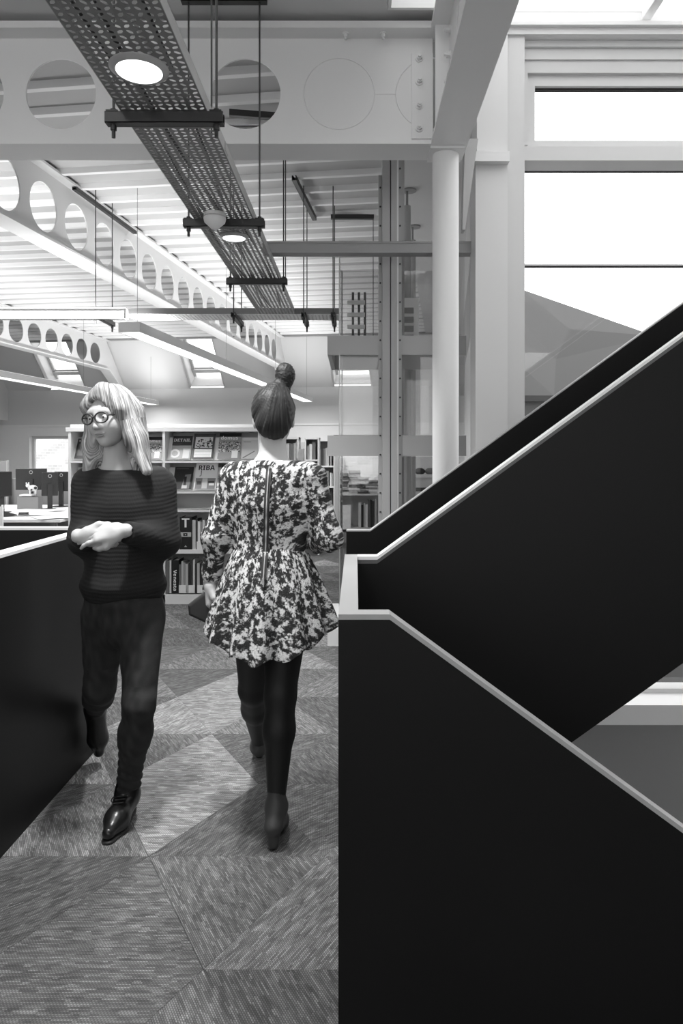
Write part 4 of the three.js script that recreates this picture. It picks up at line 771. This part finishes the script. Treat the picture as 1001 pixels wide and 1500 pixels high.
// -------------------------------------------------------------- woman with glasses, walking towards the camera
{
  const bd = 2.85, base = V(PX(180, bd), 0, -bd), who = thing('person', 'person with light shoulder length hair and glasses in black jumper and jeans, hands clasped', 'person', base);
  const J = (x, y, d) => P(x, y, d).sub(base);
  const pel = J(181, 880, 2.86), wai = J(181, 820, 2.86), che = J(183, 745, 2.87), upp = J(181, 712, 2.88), nk = J(172, 686, 2.87), hc = J(162, 611, 2.81);
  const sR = J(232, 710, 2.89), sL = J(131, 710, 2.88), eR = J(242, 792, 2.86), eL = J(124, 790, 2.84), wR = J(176, 778, 2.62), wL = J(122, 786, 2.62);
  const hR = J(208, 900, 2.86), hL = J(154, 900, 2.88), kR = J(204, 1032, 2.74), kL = J(146, 1008, 2.90), aR = J(187, 1160, 2.86), aL = J(140, 1038, 3.30);
  const torso = (e) => [cone(pel, wai, 0.145 + e, 0.13 + e, 0.72), cone(wai, che, 0.13 + e, 0.15 + e, 0.7), cone(che, upp, 0.15 + e, 0.13 + e, 0.7), cone(sL.clone().lerp(sR, 0.08), sR.clone().lerp(sL, 0.08), 0.062 + e, 0.062 + e)];
  const arms = (e) => [cone(sR, eR, 0.05 + e, 0.042 + e), cone(eR, wR, 0.042 + e, 0.028 + e), cone(sL, eL, 0.05 + e, 0.042 + e), cone(eL, wL, 0.042 + e, 0.028 + e)];
  const legs = (e) => [cone(hR, kR, 0.088 + e, 0.054 + e), cone(kR, kR.clone().lerp(aR, 0.35), 0.054 + e, 0.055 + e), cone(kR.clone().lerp(aR, 0.3), aR, 0.055 + e, 0.036 + e), cone(hL, kL, 0.088 + e, 0.054 + e), cone(kL, kL.clone().lerp(aL, 0.35), 0.054 + e, 0.055 + e), cone(kL.clone().lerp(aL, 0.3), aL, 0.055 + e, 0.036 + e)];
  const hm = new THREE.Matrix4().makeRotationFromEuler(new THREE.Euler(0.10, -0.3, 0.10, 'YXZ')).setPosition(hc), hinv = hm.clone().invert();
  const bodyF = blend([...torso(-0.012), ...arms(-0.006), ...legs(-0.014), cone(nk.clone().add(V(0, -0.04, 0)), hc.clone().add(V(0.012, -0.05, -0.03)), 0.055, 0.047)], 0.03);
  const lo = V(-0.42, 0.05, -0.6), hi = V(0.36, 1.62, 0.42);
  const parts = [meshField(bodyF, lo, hi, 0.012)];
  const headG = meshField(headField, V(-0.1, -0.13, -0.13), V(0.1, 0.14, 0.13), 0.0032).applyMatrix4(hm); parts.push(headG);
  const hands = [[wR, V(-1, -0.1, 0.16), V(0.12, 0.55, 0.83), -1, 0.28], [wL, V(0.9, -0.12, 0.02), V(-0.1, -0.35, 0.9), -1, 0.5]];
  for (const [w, D, N, s, c] of hands) { const f = handField(w, D, N, s, c), m = w.clone().addScaledVector(D.clone().normalize(), 0.08); parts.push(meshField(f, m.clone().subScalar(0.12), m.clone().addScalar(0.12), 0.0038)); }
  obj('body', joined(parts), skinMat, who);
  for (const s of [-1, 1]) { const e = obj('eye', new THREE.SphereGeometry(0.0125, 16, 12).translate(s * 0.031, 0.001, 0.0735).applyMatrix4(hm), eyeWhite, who); obj('iris', new THREE.SphereGeometry(0.0062, 12, 8).translate(s * 0.031 - 0.001, 0.001, 0.0815).applyMatrix4(hm), irisMat, e); obj('eyebrow', bar(V(s * 0.016, 0.022, 0.082), V(s * 0.046, 0.021, 0.07), 0.0035).applyMatrix4(hm), mat(0.12, 0.8), who); }
  obj('lips', [new THREE.SphereGeometry(1, 20, 10).scale(0.021, 0.0045, 0.006).translate(0, -0.061, 0.0845).applyMatrix4(hm), new THREE.SphereGeometry(1, 20, 10).scale(0.018, 0.0055, 0.006).translate(0, -0.0695, 0.0825).applyMatrix4(hm)], lipMat, who);
  // glasses
  const gl = [];
  for (const s of [-1, 1]) {
    const rim = new THREE.TorusGeometry(0.0245, 0.0034, 10, 36).scale(1.08, 0.82, 1).rotateY(s * 0.16).translate(s * 0.032, 0.0, 0.1); gl.push(rim.applyMatrix4(hm));
    gl.push(bar(V(s * 0.058, 0.006, 0.096), V(s * 0.078, 0.006, -0.01), 0.003).applyMatrix4(hm));
  }
  gl.push(bar(V(-0.008, 0.004, 0.104), V(0.008, 0.004, 0.104), 0.003).applyMatrix4(hm));
  obj('glasses', gl, M.plasticBlack, who).userData.label = 'dark rimmed glasses';
  // jumper, jeans
  const jump = blend([...torso(0.012), ...arms(0.012), cone(nk.clone().add(V(0, -0.035, 0)), nk.clone().add(V(0, 0.0, 0)), 0.075, 0.06)], 0.05);
  const hemF = ell(V(pel.x, PY(868, bd) + 0.03, pel.z), 0.168, 0.055, 0.128), hem = PY(868, bd), dirR = wR.clone().sub(eR).normalize(), dirL = wL.clone().sub(eL).normalize(), ridge = (p) => 0.0007 * Math.sin(p.y * 300 + 2 * noise.noise(p.x * 7, p.y * 5, p.z * 7)) + 0.006 * noise.noise(p.x * 12, p.y * 9, p.z * 12);
  const jumper = (p) => {
    let d = jump(p) + ridge(p);
    d = smin(d, hemF(p), 0.04);
    d = smax(d, hem - 0.02 - p.y + 0.012 * Math.sin(p.x * 22), 0.012);
    d = smax(d, p.y - (nk.y + 0.0 - p.z * 0.15), 0.012);
    const q = (w, dir) => (p.x - w.x) * dir.x + (p.y - w.y) * dir.y + (p.z - w.z) * dir.z;
    if (p.distanceTo(wR) < 0.09) d = smax(d, q(wR, dirR) + 0.03, 0.006);
    if (p.distanceTo(wL) < 0.09) d = smax(d, q(wL, dirL) + 0.03, 0.006);
    return d;
  };
  const knit = dataTex(256, (i, j) => 0.5 + 0.5 * Math.sin(j / 256 * 6.2832 * 16 + 0.35 * Math.sin(i / 256 * 6.2832 * 3)) * (0.75 + 0.25 * Math.sin(i / 256 * 6.2832 * 32)), 0.25);
  obj('jumper', meshField(jumper, V(-0.32, 0.8, -0.26), V(0.34, 1.48, 0.36), 0.0075), new THREE.MeshStandardMaterial({ color: G(0.009), roughness: 0.95, bumpMap: knit, bumpScale: 0.0009 }), who);
  const legF = blend([...legs(0.006), cone(pel, pel.clone().add(V(0, -0.05, 0)), 0.15, 0.14, 0.75)], 0.03), crease = (p) => 0.004 * noise.noise(p.x * 16, p.y * 26, p.z * 16) + (p.y < 0.34 ? 0.005 * Math.sin(p.y * 150 + 6 * p.x * 10) * Math.max(0, (0.34 - p.y) / 0.2) : 0) + 0.0012 * Math.sin(p.y * 120 + p.x * 30) * Math.exp(-(((p.y - kR.y) / 0.05) ** 2));
  const denim = dataTex(256, (i, j) => 0.62 + 0.25 * noise.noise(i * 0.05, j * 0.02, 1) + 0.12 * noise.noise(i * 0.6, j * 0.9, 5), 0.3, true);
  obj('jeans', meshField((p) => { let d = legF(p) + crease(p); d = smax(d, p.y - 0.97, 0.01); const qr = aR.y - 0.005 - p.y; if (p.z > -0.2) d = smax(d, qr, 0.01); else { const v = aL.clone().sub(kL).normalize(); d = smax(d, (p.x - aL.x) * v.x + (p.y - aL.y) * v.y + (p.z - aL.z) * v.z - 0.0, 0.01); } return d; }, V(-0.33, 0.08, -0.62), V(0.3, 1.0, 0.3), 0.008), new THREE.MeshStandardMaterial({ color: G(0.055), map: denim, roughness: 0.9 }), who);
  // ankle boots
  const bootMat = mat(0.012, 0.28);
  const boot = (ank, heel, ball, toe, up) => blend([cone(ank.clone().addScaledVector(up, 0.03), ank, 0.042, 0.043), cone(ank, heel.clone().addScaledVector(up, 0.035), 0.043, 0.034), cone(heel.clone().addScaledVector(up, 0.034), ball.clone().addScaledVector(up, 0.034), 0.034, 0.04), cone(ank.clone().addScaledVector(up, -0.02), ball.clone().addScaledVector(up, 0.04), 0.04, 0.036), cone(ball.clone().addScaledVector(up, 0.032), toe.clone().addScaledVector(up, 0.024), 0.041, 0.024)], 0.03);
  const Y1 = V(0, 1, 0), heel = J(188, 1192, 2.9).setY(0.012), ball = J(171, 1210, 2.74).setY(0.012), toe = J(159, 1222, 2.665).setY(0.01);
  const bf = boot(aR, heel, ball, toe, Y1), bt = obj('boot', meshField((p) => smax(bf(p), 0.012 - p.y, 0.006), V(-0.2, 0, -0.12), V(0.16, 0.26, 0.28), 0.005), bootMat, who);
  const sole = []; for (const [a, b, ra, rb] of [[heel, ball, 0.034, 0.041], [ball, toe, 0.041, 0.025]]) sole.push(cone(a.clone().setY(0.008), b.clone().setY(0.008), ra, rb));
  const sf = blend(sole, 0.02); obj('sole', meshField((p) => Math.max(sf(p), p.y - 0.014, 0.0 - p.y), V(-0.2, -0.01, -0.12), V(0.16, 0.04, 0.28), 0.005), M.dark, bt);
  for (let k = 0; k < 4; k++) { const t = 0.15 + k * 0.17, c = aR.clone().lerp(ball.clone().setY(0.075), t), tw = 0.02; obj('lace', bar(c.clone().add(V(-tw, 0.018, 0.026)), c.clone().add(V(tw, 0.024, 0.028)), 0.0028, 6), M.gasket, bt); }
  obj('lace_bow', new THREE.TorusGeometry(0.013, 0.002, 6, 20).translate(aR.x - 0.035, aR.y - 0.01, aR.z + 0.05), M.gasket, bt);
  const dl = aL.clone().sub(kL).normalize(), toeD = V(0.02, -0.86, -0.25).normalize(), h2 = aL.clone().addScaledVector(dl, 0.05), b2 = h2.clone().addScaledVector(toeD, 0.15).add(V(0, 0, 0.02)), t2 = b2.clone().addScaledVector(toeD, 0.07).add(V(0, 0, 0.01));
  t2.y = Math.max(t2.y, 0.03);
  const bf2 = boot(aL, h2, b2, t2, dl.clone().multiplyScalar(-1)); obj('boot', meshField(bf2, V(-0.36, 0.0, -0.75), V(0.02, 0.45, -0.25), 0.006), bootMat, who);
  // hair, shoulder length, parted
  const cap = ell(V(0, 0.036, -0.02), 0.09, 0.098, 0.108), mane = blend([cone(V(0.07, 0.06, 0.01), V(0.098, -0.1, 0.0), 0.03, 0.036), cone(V(0.1, -0.1, 0), V(0.142, -0.222, 0.015), 0.037, 0.022), cone(V(-0.07, 0.06, 0.01), V(-0.098, -0.1, 0.0), 0.03, 0.036), cone(V(-0.1, -0.1, 0), V(-0.135, -0.235, 0.02), 0.037, 0.024), cone(V(0, 0, -0.07), V(0, -0.19, -0.075), 0.07, 0.07), cone(V(0.05, 0, -0.06), V(0.06, -0.2, -0.05), 0.06, 0.05), cone(V(-0.05, 0, -0.06), V(-0.06, -0.2, -0.05), 0.06, 0.05), cone(V(0.02, 0.105, 0.05), V(0.078, 0.03, 0.045), 0.022, 0.02), cone(V(0.02, 0.105, 0.05), V(-0.072, 0.05, 0.052), 0.024, 0.018)], 0.04);
  const face = ell(V(0.0, -0.04, 0.1), 0.062, 0.118, 0.1), throat = cone(V(0, -0.1, 0.03), V(0, -0.28, 0.03), 0.06, 0.075);
  const hairF = (p) => { let d = smin(cap(p), mane(p), 0.03); d = smax(smax(d, -face(p), 0.012), -throat(p), 0.01); const a = Math.atan2(p.x, p.z + 0.03); return d + 0.0032 * noise.noise(a * 26, p.y * 4, 1.5) + 0.0022 * noise.noise(a * 60, p.y * 6, 4.5) + 0.004 * noise.noise(p.x * 14, p.y * 9, p.z * 14); };
  obj('hair', meshField(hairF, V(-0.22, -0.3, -0.2), V(0.22, 0.2, 0.16), 0.004, (x, y, z) => [Math.atan2(x, z + 0.03) * 0.1, y + 0.02 * Math.sin(x * 20)]).applyMatrix4(hm), new THREE.MeshStandardMaterial({ color: G(0.8), map: hairTex(0.62, 0.42), roughness: 0.7 }), who);
}
// -------------------------------------------------------------- woman in the patterned dress, walking away
{
  const bd = 2.72, base = V(PX(396, bd), 0, -bd), who = thing('person', 'person seen from behind in a black and white patterned dress, hair in a bun', 'person', base);
  const J = (x, y, d) => P(x, y, d).sub(base);
  const pel = J(397, 890, 2.75), wai = J(395, 800, 2.75), che = J(396, 735, 2.75), upp = J(398, 706, 2.75), nk = J(399, 676, 2.755), hc = J(401, 612, 2.79);
  const sL = J(342, 702, 2.75), sR = J(457, 702, 2.75), eL = J(316, 788, 2.74), eR = J(482, 788, 2.74), wL = J(309, 852, 2.76), wR = J(455, 802, 2.93);
  const hR = J(418, 915, 2.75), hL = J(374, 915, 2.76), kR = J(411, 1018, 2.70), kL = J(371, 1010, 2.95), aR = J(405, 1172, 2.66), aL = J(380, 1086, 3.36);
  const torso = (e) => [cone(pel, wai, 0.15 + e, 0.12 + e, 0.72), cone(wai, che, 0.118 + e, 0.142 + e, 0.72), cone(che, upp, 0.142 + e, 0.12 + e, 0.7), cone(sL.clone().lerp(sR, 0.08), sR.clone().lerp(sL, 0.08), 0.055 + e, 0.055 + e)];
  const arms = (e) => [cone(sR, eR, 0.046 + e, 0.04 + e), cone(eR, wR, 0.038 + e, 0.026 + e), cone(sL, eL, 0.046 + e, 0.04 + e), cone(eL, wL, 0.038 + e, 0.026 + e)];
  const legs = (e) => [cone(hR, kR, 0.085 + e, 0.056 + e), cone(kR, kR.clone().lerp(aR, 0.35), 0.056 + e, 0.056 + e), cone(kR.clone().lerp(aR, 0.33), aR, 0.056 + e, 0.031 + e), cone(hL, kL, 0.085 + e, 0.056 + e), cone(kL, kL.clone().lerp(aL, 0.35), 0.056 + e, 0.056 + e), cone(kL.clone().lerp(aL, 0.33), aL, 0.056 + e, 0.031 + e)];
  const hm = new THREE.Matrix4().makeRotationFromEuler(new THREE.Euler(0.05, Math.PI + 0.12, -0.03, 'YXZ')).setPosition(hc);
  const bodyF = blend([...torso(-0.012), ...arms(-0.004), ...legs(-0.014), cone(nk.clone().add(V(0, -0.04, 0)), hc.clone().add(V(0, -0.055, 0.012)), 0.056, 0.05)], 0.03);
  const parts = [meshField(bodyF, V(-0.34, 0.04, -0.78), V(0.34, 1.62, 0.3), 0.012), meshField(headField, V(-0.1, -0.13, -0.13), V(0.1, 0.14, 0.13), 0.004).applyMatrix4(hm)];
  const hands = [[wL, V(-0.05, -1, 0.0), V(-1, 0, 0.1), -1, 0.75], [wR, V(-0.55, 0.25, -0.7), V(0.4, 0.6, 0.3), 1, 0.5]];
  for (const [w, D, N, s, c] of hands) { const f = handField(w, D, N, s, c), m = w.clone().addScaledVector(D.clone().normalize(), 0.08); parts.push(meshField(f, m.clone().subScalar(0.12), m.clone().addScalar(0.12), 0.0038)); }
  obj('body', joined(parts), skinMat, who);
  for (const s of [-1, 1]) obj('eye', new THREE.SphereGeometry(0.0125, 12, 8).translate(s * 0.031, 0.001, 0.0735).applyMatrix4(hm), irisMat, who);
  // dress: fitted bodice with sleeves and flared skirt, printed with scattered petals
  const bod = blend([...torso(0.01), ...arms(0.009)], 0.04), dirR = wR.clone().sub(eR).normalize(), dirL = wL.clone().sub(eL).normalize();
  const bodice = (p) => {
    let d = bod(p) + 0.006 * noise.noise(p.x * 10, p.y * 14, p.z * 10) + 0.003 * noise.noise(p.x * 26, p.y * 30, p.z * 26);
    d = smax(d, wai.y - 0.03 - p.y - (Math.abs(p.x - wai.x) > 0.16 ? 1 : 0), 0.01);
    d = smax(d, p.y - (nk.y + 0.005 + Math.abs(p.x - nk.x) * 0.0), 0.01);
    const q = (w, dir) => (p.x - w.x) * dir.x + (p.y - w.y) * dir.y + (p.z - w.z) * dir.z;
    if (p.distanceTo(wR) < 0.08) d = smax(d, q(wR, dirR) + 0.0, 0.006);
    if (p.distanceTo(wL) < 0.08) d = smax(d, q(wL, dirL) + 0.005, 0.006);
    return d;
  };
  const skirt = (() => {
    const nA = 144, nR = 26, pos = [], uv = [], ix = [];
    for (let layer = 0; layer < 2; layer++) for (let r = 0; r <= nR; r++) for (let a = 0; a <= nA; a++) {
      const t = r / nR, an = a / nA * Math.PI * 2, c = Math.cos(an), s = Math.sin(an), fl = Math.pow(t, 0.75), fold = t * (0.016 * Math.sin(an * 13 + 0.6 * Math.sin(an * 3)) + 0.012 * Math.sin(an * 7 + 1.3)), th = layer * 0.004;
      const rx = 0.128 + (0.245 - 0.128) * fl + fold - th, rz = 0.098 + (0.2 - 0.098) * fl + fold * 0.9 - th;
      const hem = 0.695 + 0.075 * c * c + (c > 0 ? 0.02 * c : 0) + 0.012 * Math.sin(an * 13 + 0.9), y = wai.y + 0.005 + (hem - wai.y) * t;
      pos.push(wai.x + rx * c + 0.004 * t, y, wai.z + rz * s); uv.push(an * 0.2, y - 0.55);
    }
    const w = nA + 1, off = (nR + 1) * w;
    for (let r = 0; r < nR; r++) for (let a = 0; a < nA; a++) { const i = r * w + a; ix.push(i, i + 1, i + w, i + 1, i + w + 1, i + w, off + i, off + i + w, off + i + 1, off + i + 1, off + i + w, off + i + w + 1); }
    for (let a = 0; a < nA; a++) { const i = nR * w + a; ix.push(i, i + 1, off + i, i + 1, off + i + 1, off + i); }
    const g = new THREE.BufferGeometry(); g.setAttribute('position', new THREE.Float32BufferAttribute(pos, 3)); g.setAttribute('uv', new THREE.Float32BufferAttribute(uv, 2)); g.setIndex(ix); g.computeVertexNormals(); return g;
  })();
  const NP = 900, fb = (i, j, f, k) => noise.noise(i * f, j * f * 0.8, k * 7.3);
  // (i, j, s, k) => { const x = i / NP * 6.2832, y = j / NP * 6.2832; return noise.noise(Math.cos(x) * s + 7 * k, Math.sin(x) * s + Math.cos(y) * s * 1.3, Math.sin(y) * s + 3 * k); };
  const petal = dataTex(NP, (i, j) => { const a = fb(i, j, 0.05, 1) + 0.8 * fb(i, j, 0.115, 2) + 0.5 * fb(i, j, 0.23, 3); const v = a > 0.26 ? 0.9 : a > 0.1 ? 0.72 : a > -0.04 ? 0.5 : a > -0.2 ? 0.3 : 0.13; return v + 0.16 * fb(i, j, 0.3, 4); }, 0.9, true);
  const dressMat = new THREE.MeshStandardMaterial({ color: G(0.75), map: petal, roughness: 0.85 });
  obj('dress', joined([meshField(bodice, V(-0.36, 0.9, -0.42), V(0.36, 1.5, 0.26), 0.0075), skirt]), dressMat, who);
  // back zip follows the surface of the dress
  const zipY = []; for (let y = PY(686, 2.65); y > PY(852, 2.6); y -= 0.012) zipY.push(y);
  const zs = zipY.map((y, i) => { const x = PX(388 + 8 * (1 - i / zipY.length) * 0.7, 2.65) - base.x; let z = 0.26; if (y > wai.y - 0.01) while (z > -0.1 && bodice(V(x, y, z)) > 0.0015) z -= 0.0015; else { const t = (wai.y + 0.005 - y) / (wai.y - 0.69), fl = Math.pow(Math.max(0, t), 0.75); z = wai.z + 0.098 + 0.102 * fl + 0.012 * t; } return V(x, y, z); });
  const ribbon = (w, out) => { const pos = [], ix = []; zs.forEach((p, i) => { pos.push(p.x - w, p.y, p.z + out, p.x + w, p.y, p.z + out); if (i) { const k = i * 2; ix.push(k - 2, k, k - 1, k - 1, k, k + 1); } }); const g = new THREE.BufferGeometry(); g.setAttribute('position', new THREE.Float32BufferAttribute(pos, 3)); g.setAttribute('uv', new THREE.Float32BufferAttribute(new Float32Array(pos.length / 3 * 2), 2)); g.setIndex(ix); g.computeVertexNormals(); return g; };
  const zp = obj('zip_tape', ribbon(0.0105, 0.0045), M.gasket, who); obj('zip_teeth', new THREE.TubeGeometry(new THREE.CatmullRomCurve3(zs.map((p) => p.clone().add(V(0, 0, 0.006)))), 80, 0.0028, 8), M.alu, zp);
  obj('zip_pull', box(0.008, 0.025, 0.004, zs[zs.length - 1].x, zs[zs.length - 1].y - 0.005, zs[zs.length - 1].z + 0.012), M.alu, zp);
  // tights and ankle boots
  const tight = blend(legs(0.002), 0.025);
  obj('tights', meshField((p) => smax(tight(p), p.y - 0.9, 0.01), V(-0.2, 0.06, -0.76), V(0.2, 0.92, 0.2), 0.008), mat(0.009, 0.6), who);
  const bootM = mat(0.055, 0.5);
  function heeled(ank, heel, ball, toe) {
    const up = blend([cone(ank.clone().add(V(0, 0.03, 0)), ank.clone().add(V(0, -0.02, 0)), 0.034, 0.037), cone(ank.clone().add(V(0, -0.02, 0)), heel.clone().setY(0.085), 0.037, 0.03), cone(heel.clone().setY(0.082), ball.clone().setY(0.034), 0.031, 0.034), cone(ank.clone().add(V(0, -0.03, 0)), ball.clone().setY(0.045), 0.034, 0.03), cone(ball.clone().setY(0.032), toe.clone().setY(0.022), 0.035, 0.02)], 0.025);
    const hl = cone(heel.clone().setY(0.07), heel.clone().setY(0.012), 0.024, 0.02), f = (p) => smax(smin(up(p), hl(p), 0.008), 0.002 - p.y, 0.004), pts = [ank, heel, ball, toe], [lo, hi] = around(pts, 0.08);
    lo.y = -0.01; return meshField(f, lo, hi, 0.005);
  }
  obj('boot', heeled(aR, J(401, 1235, 2.625).setY(0), J(408, 1225, 2.76).setY(0), J(413, 1215, 2.83).setY(0)), bootM, who);
  obj('boot', heeled(aL, J(380, 1100, 3.42).setY(0), J(382, 1090, 3.56).setY(0), J(383, 1085, 3.63).setY(0)), bootM, who);
  // hair drawn up into a bun
  const face = ell(V(0, -0.03, 0.1), 0.066, 0.12, 0.1), cap = blend([ell(V(0, 0.034, -0.022), 0.086, 0.094, 0.104), ell(V(0, -0.02, -0.062), 0.07, 0.07, 0.062)], 0.03), knotStem = cone(V(-0.02, 0.105, -0.03), V(-0.045, 0.135, -0.03), 0.04, 0.028), knot = ell(V(-0.05, 0.163, -0.03), 0.038, 0.05, 0.042);
  const hairF = (p) => { let d = smin(smin(cap(p), knotStem(p), 0.03), knot(p), 0.012); d = smax(d, -face(p), 0.012); const a = Math.atan2(p.x + 0.03, 0.17 - p.y); return d + 0.0035 * noise.noise(a * 34, p.y * 3, p.z * 5) + 0.002 * noise.noise(a * 80, p.y * 4, p.z * 8) + 0.004 * noise.noise(p.x * 18, p.y * 12, p.z * 18); };
  obj('hair', meshField(hairF, V(-0.14, -0.13, -0.16), V(0.12, 0.23, 0.13), 0.004, (x, y, z) => [Math.atan2(x + 0.04, 0.15 - y) * 0.13, Math.hypot(x + 0.04, 0.15 - y) + z * 0.3]).applyMatrix4(hm), new THREE.MeshStandardMaterial({ color: G(0.055), map: hairTex(0.5, 0.5), roughness: 0.6 }), who);
  // the bag in her hand is a thing of its own
  const bag = thing('handbag', 'black handbag held at the side of the patterned dress', 'bag', J(300, 880, 2.78).add(base)), q = (x, y) => { const v = P(x, y, 2.78).sub(bag.position); return [v.x, v.y]; };
  const sh = new THREE.Shape([q(306, 868), q(322, 868), q(330, 906), q(304, 906), q(283, 896), q(282, 886)].map(([x, y]) => new THREE.Vector2(x, y)));
  obj('bag_body', new THREE.ExtrudeGeometry(sh, { depth: 0.07, bevelEnabled: true, bevelSize: 0.012, bevelThickness: 0.015, bevelSegments: 4 }).translate(0, 0, -0.05), M.gasket, bag);
  obj('bag_handle', new THREE.TorusGeometry(0.03, 0.006, 8, 24, Math.PI).translate(q(309, 868)[0], q(309, 868)[1] + 0.01, -0.01), M.dark, bag);
}
renderer.render(scene, camera);
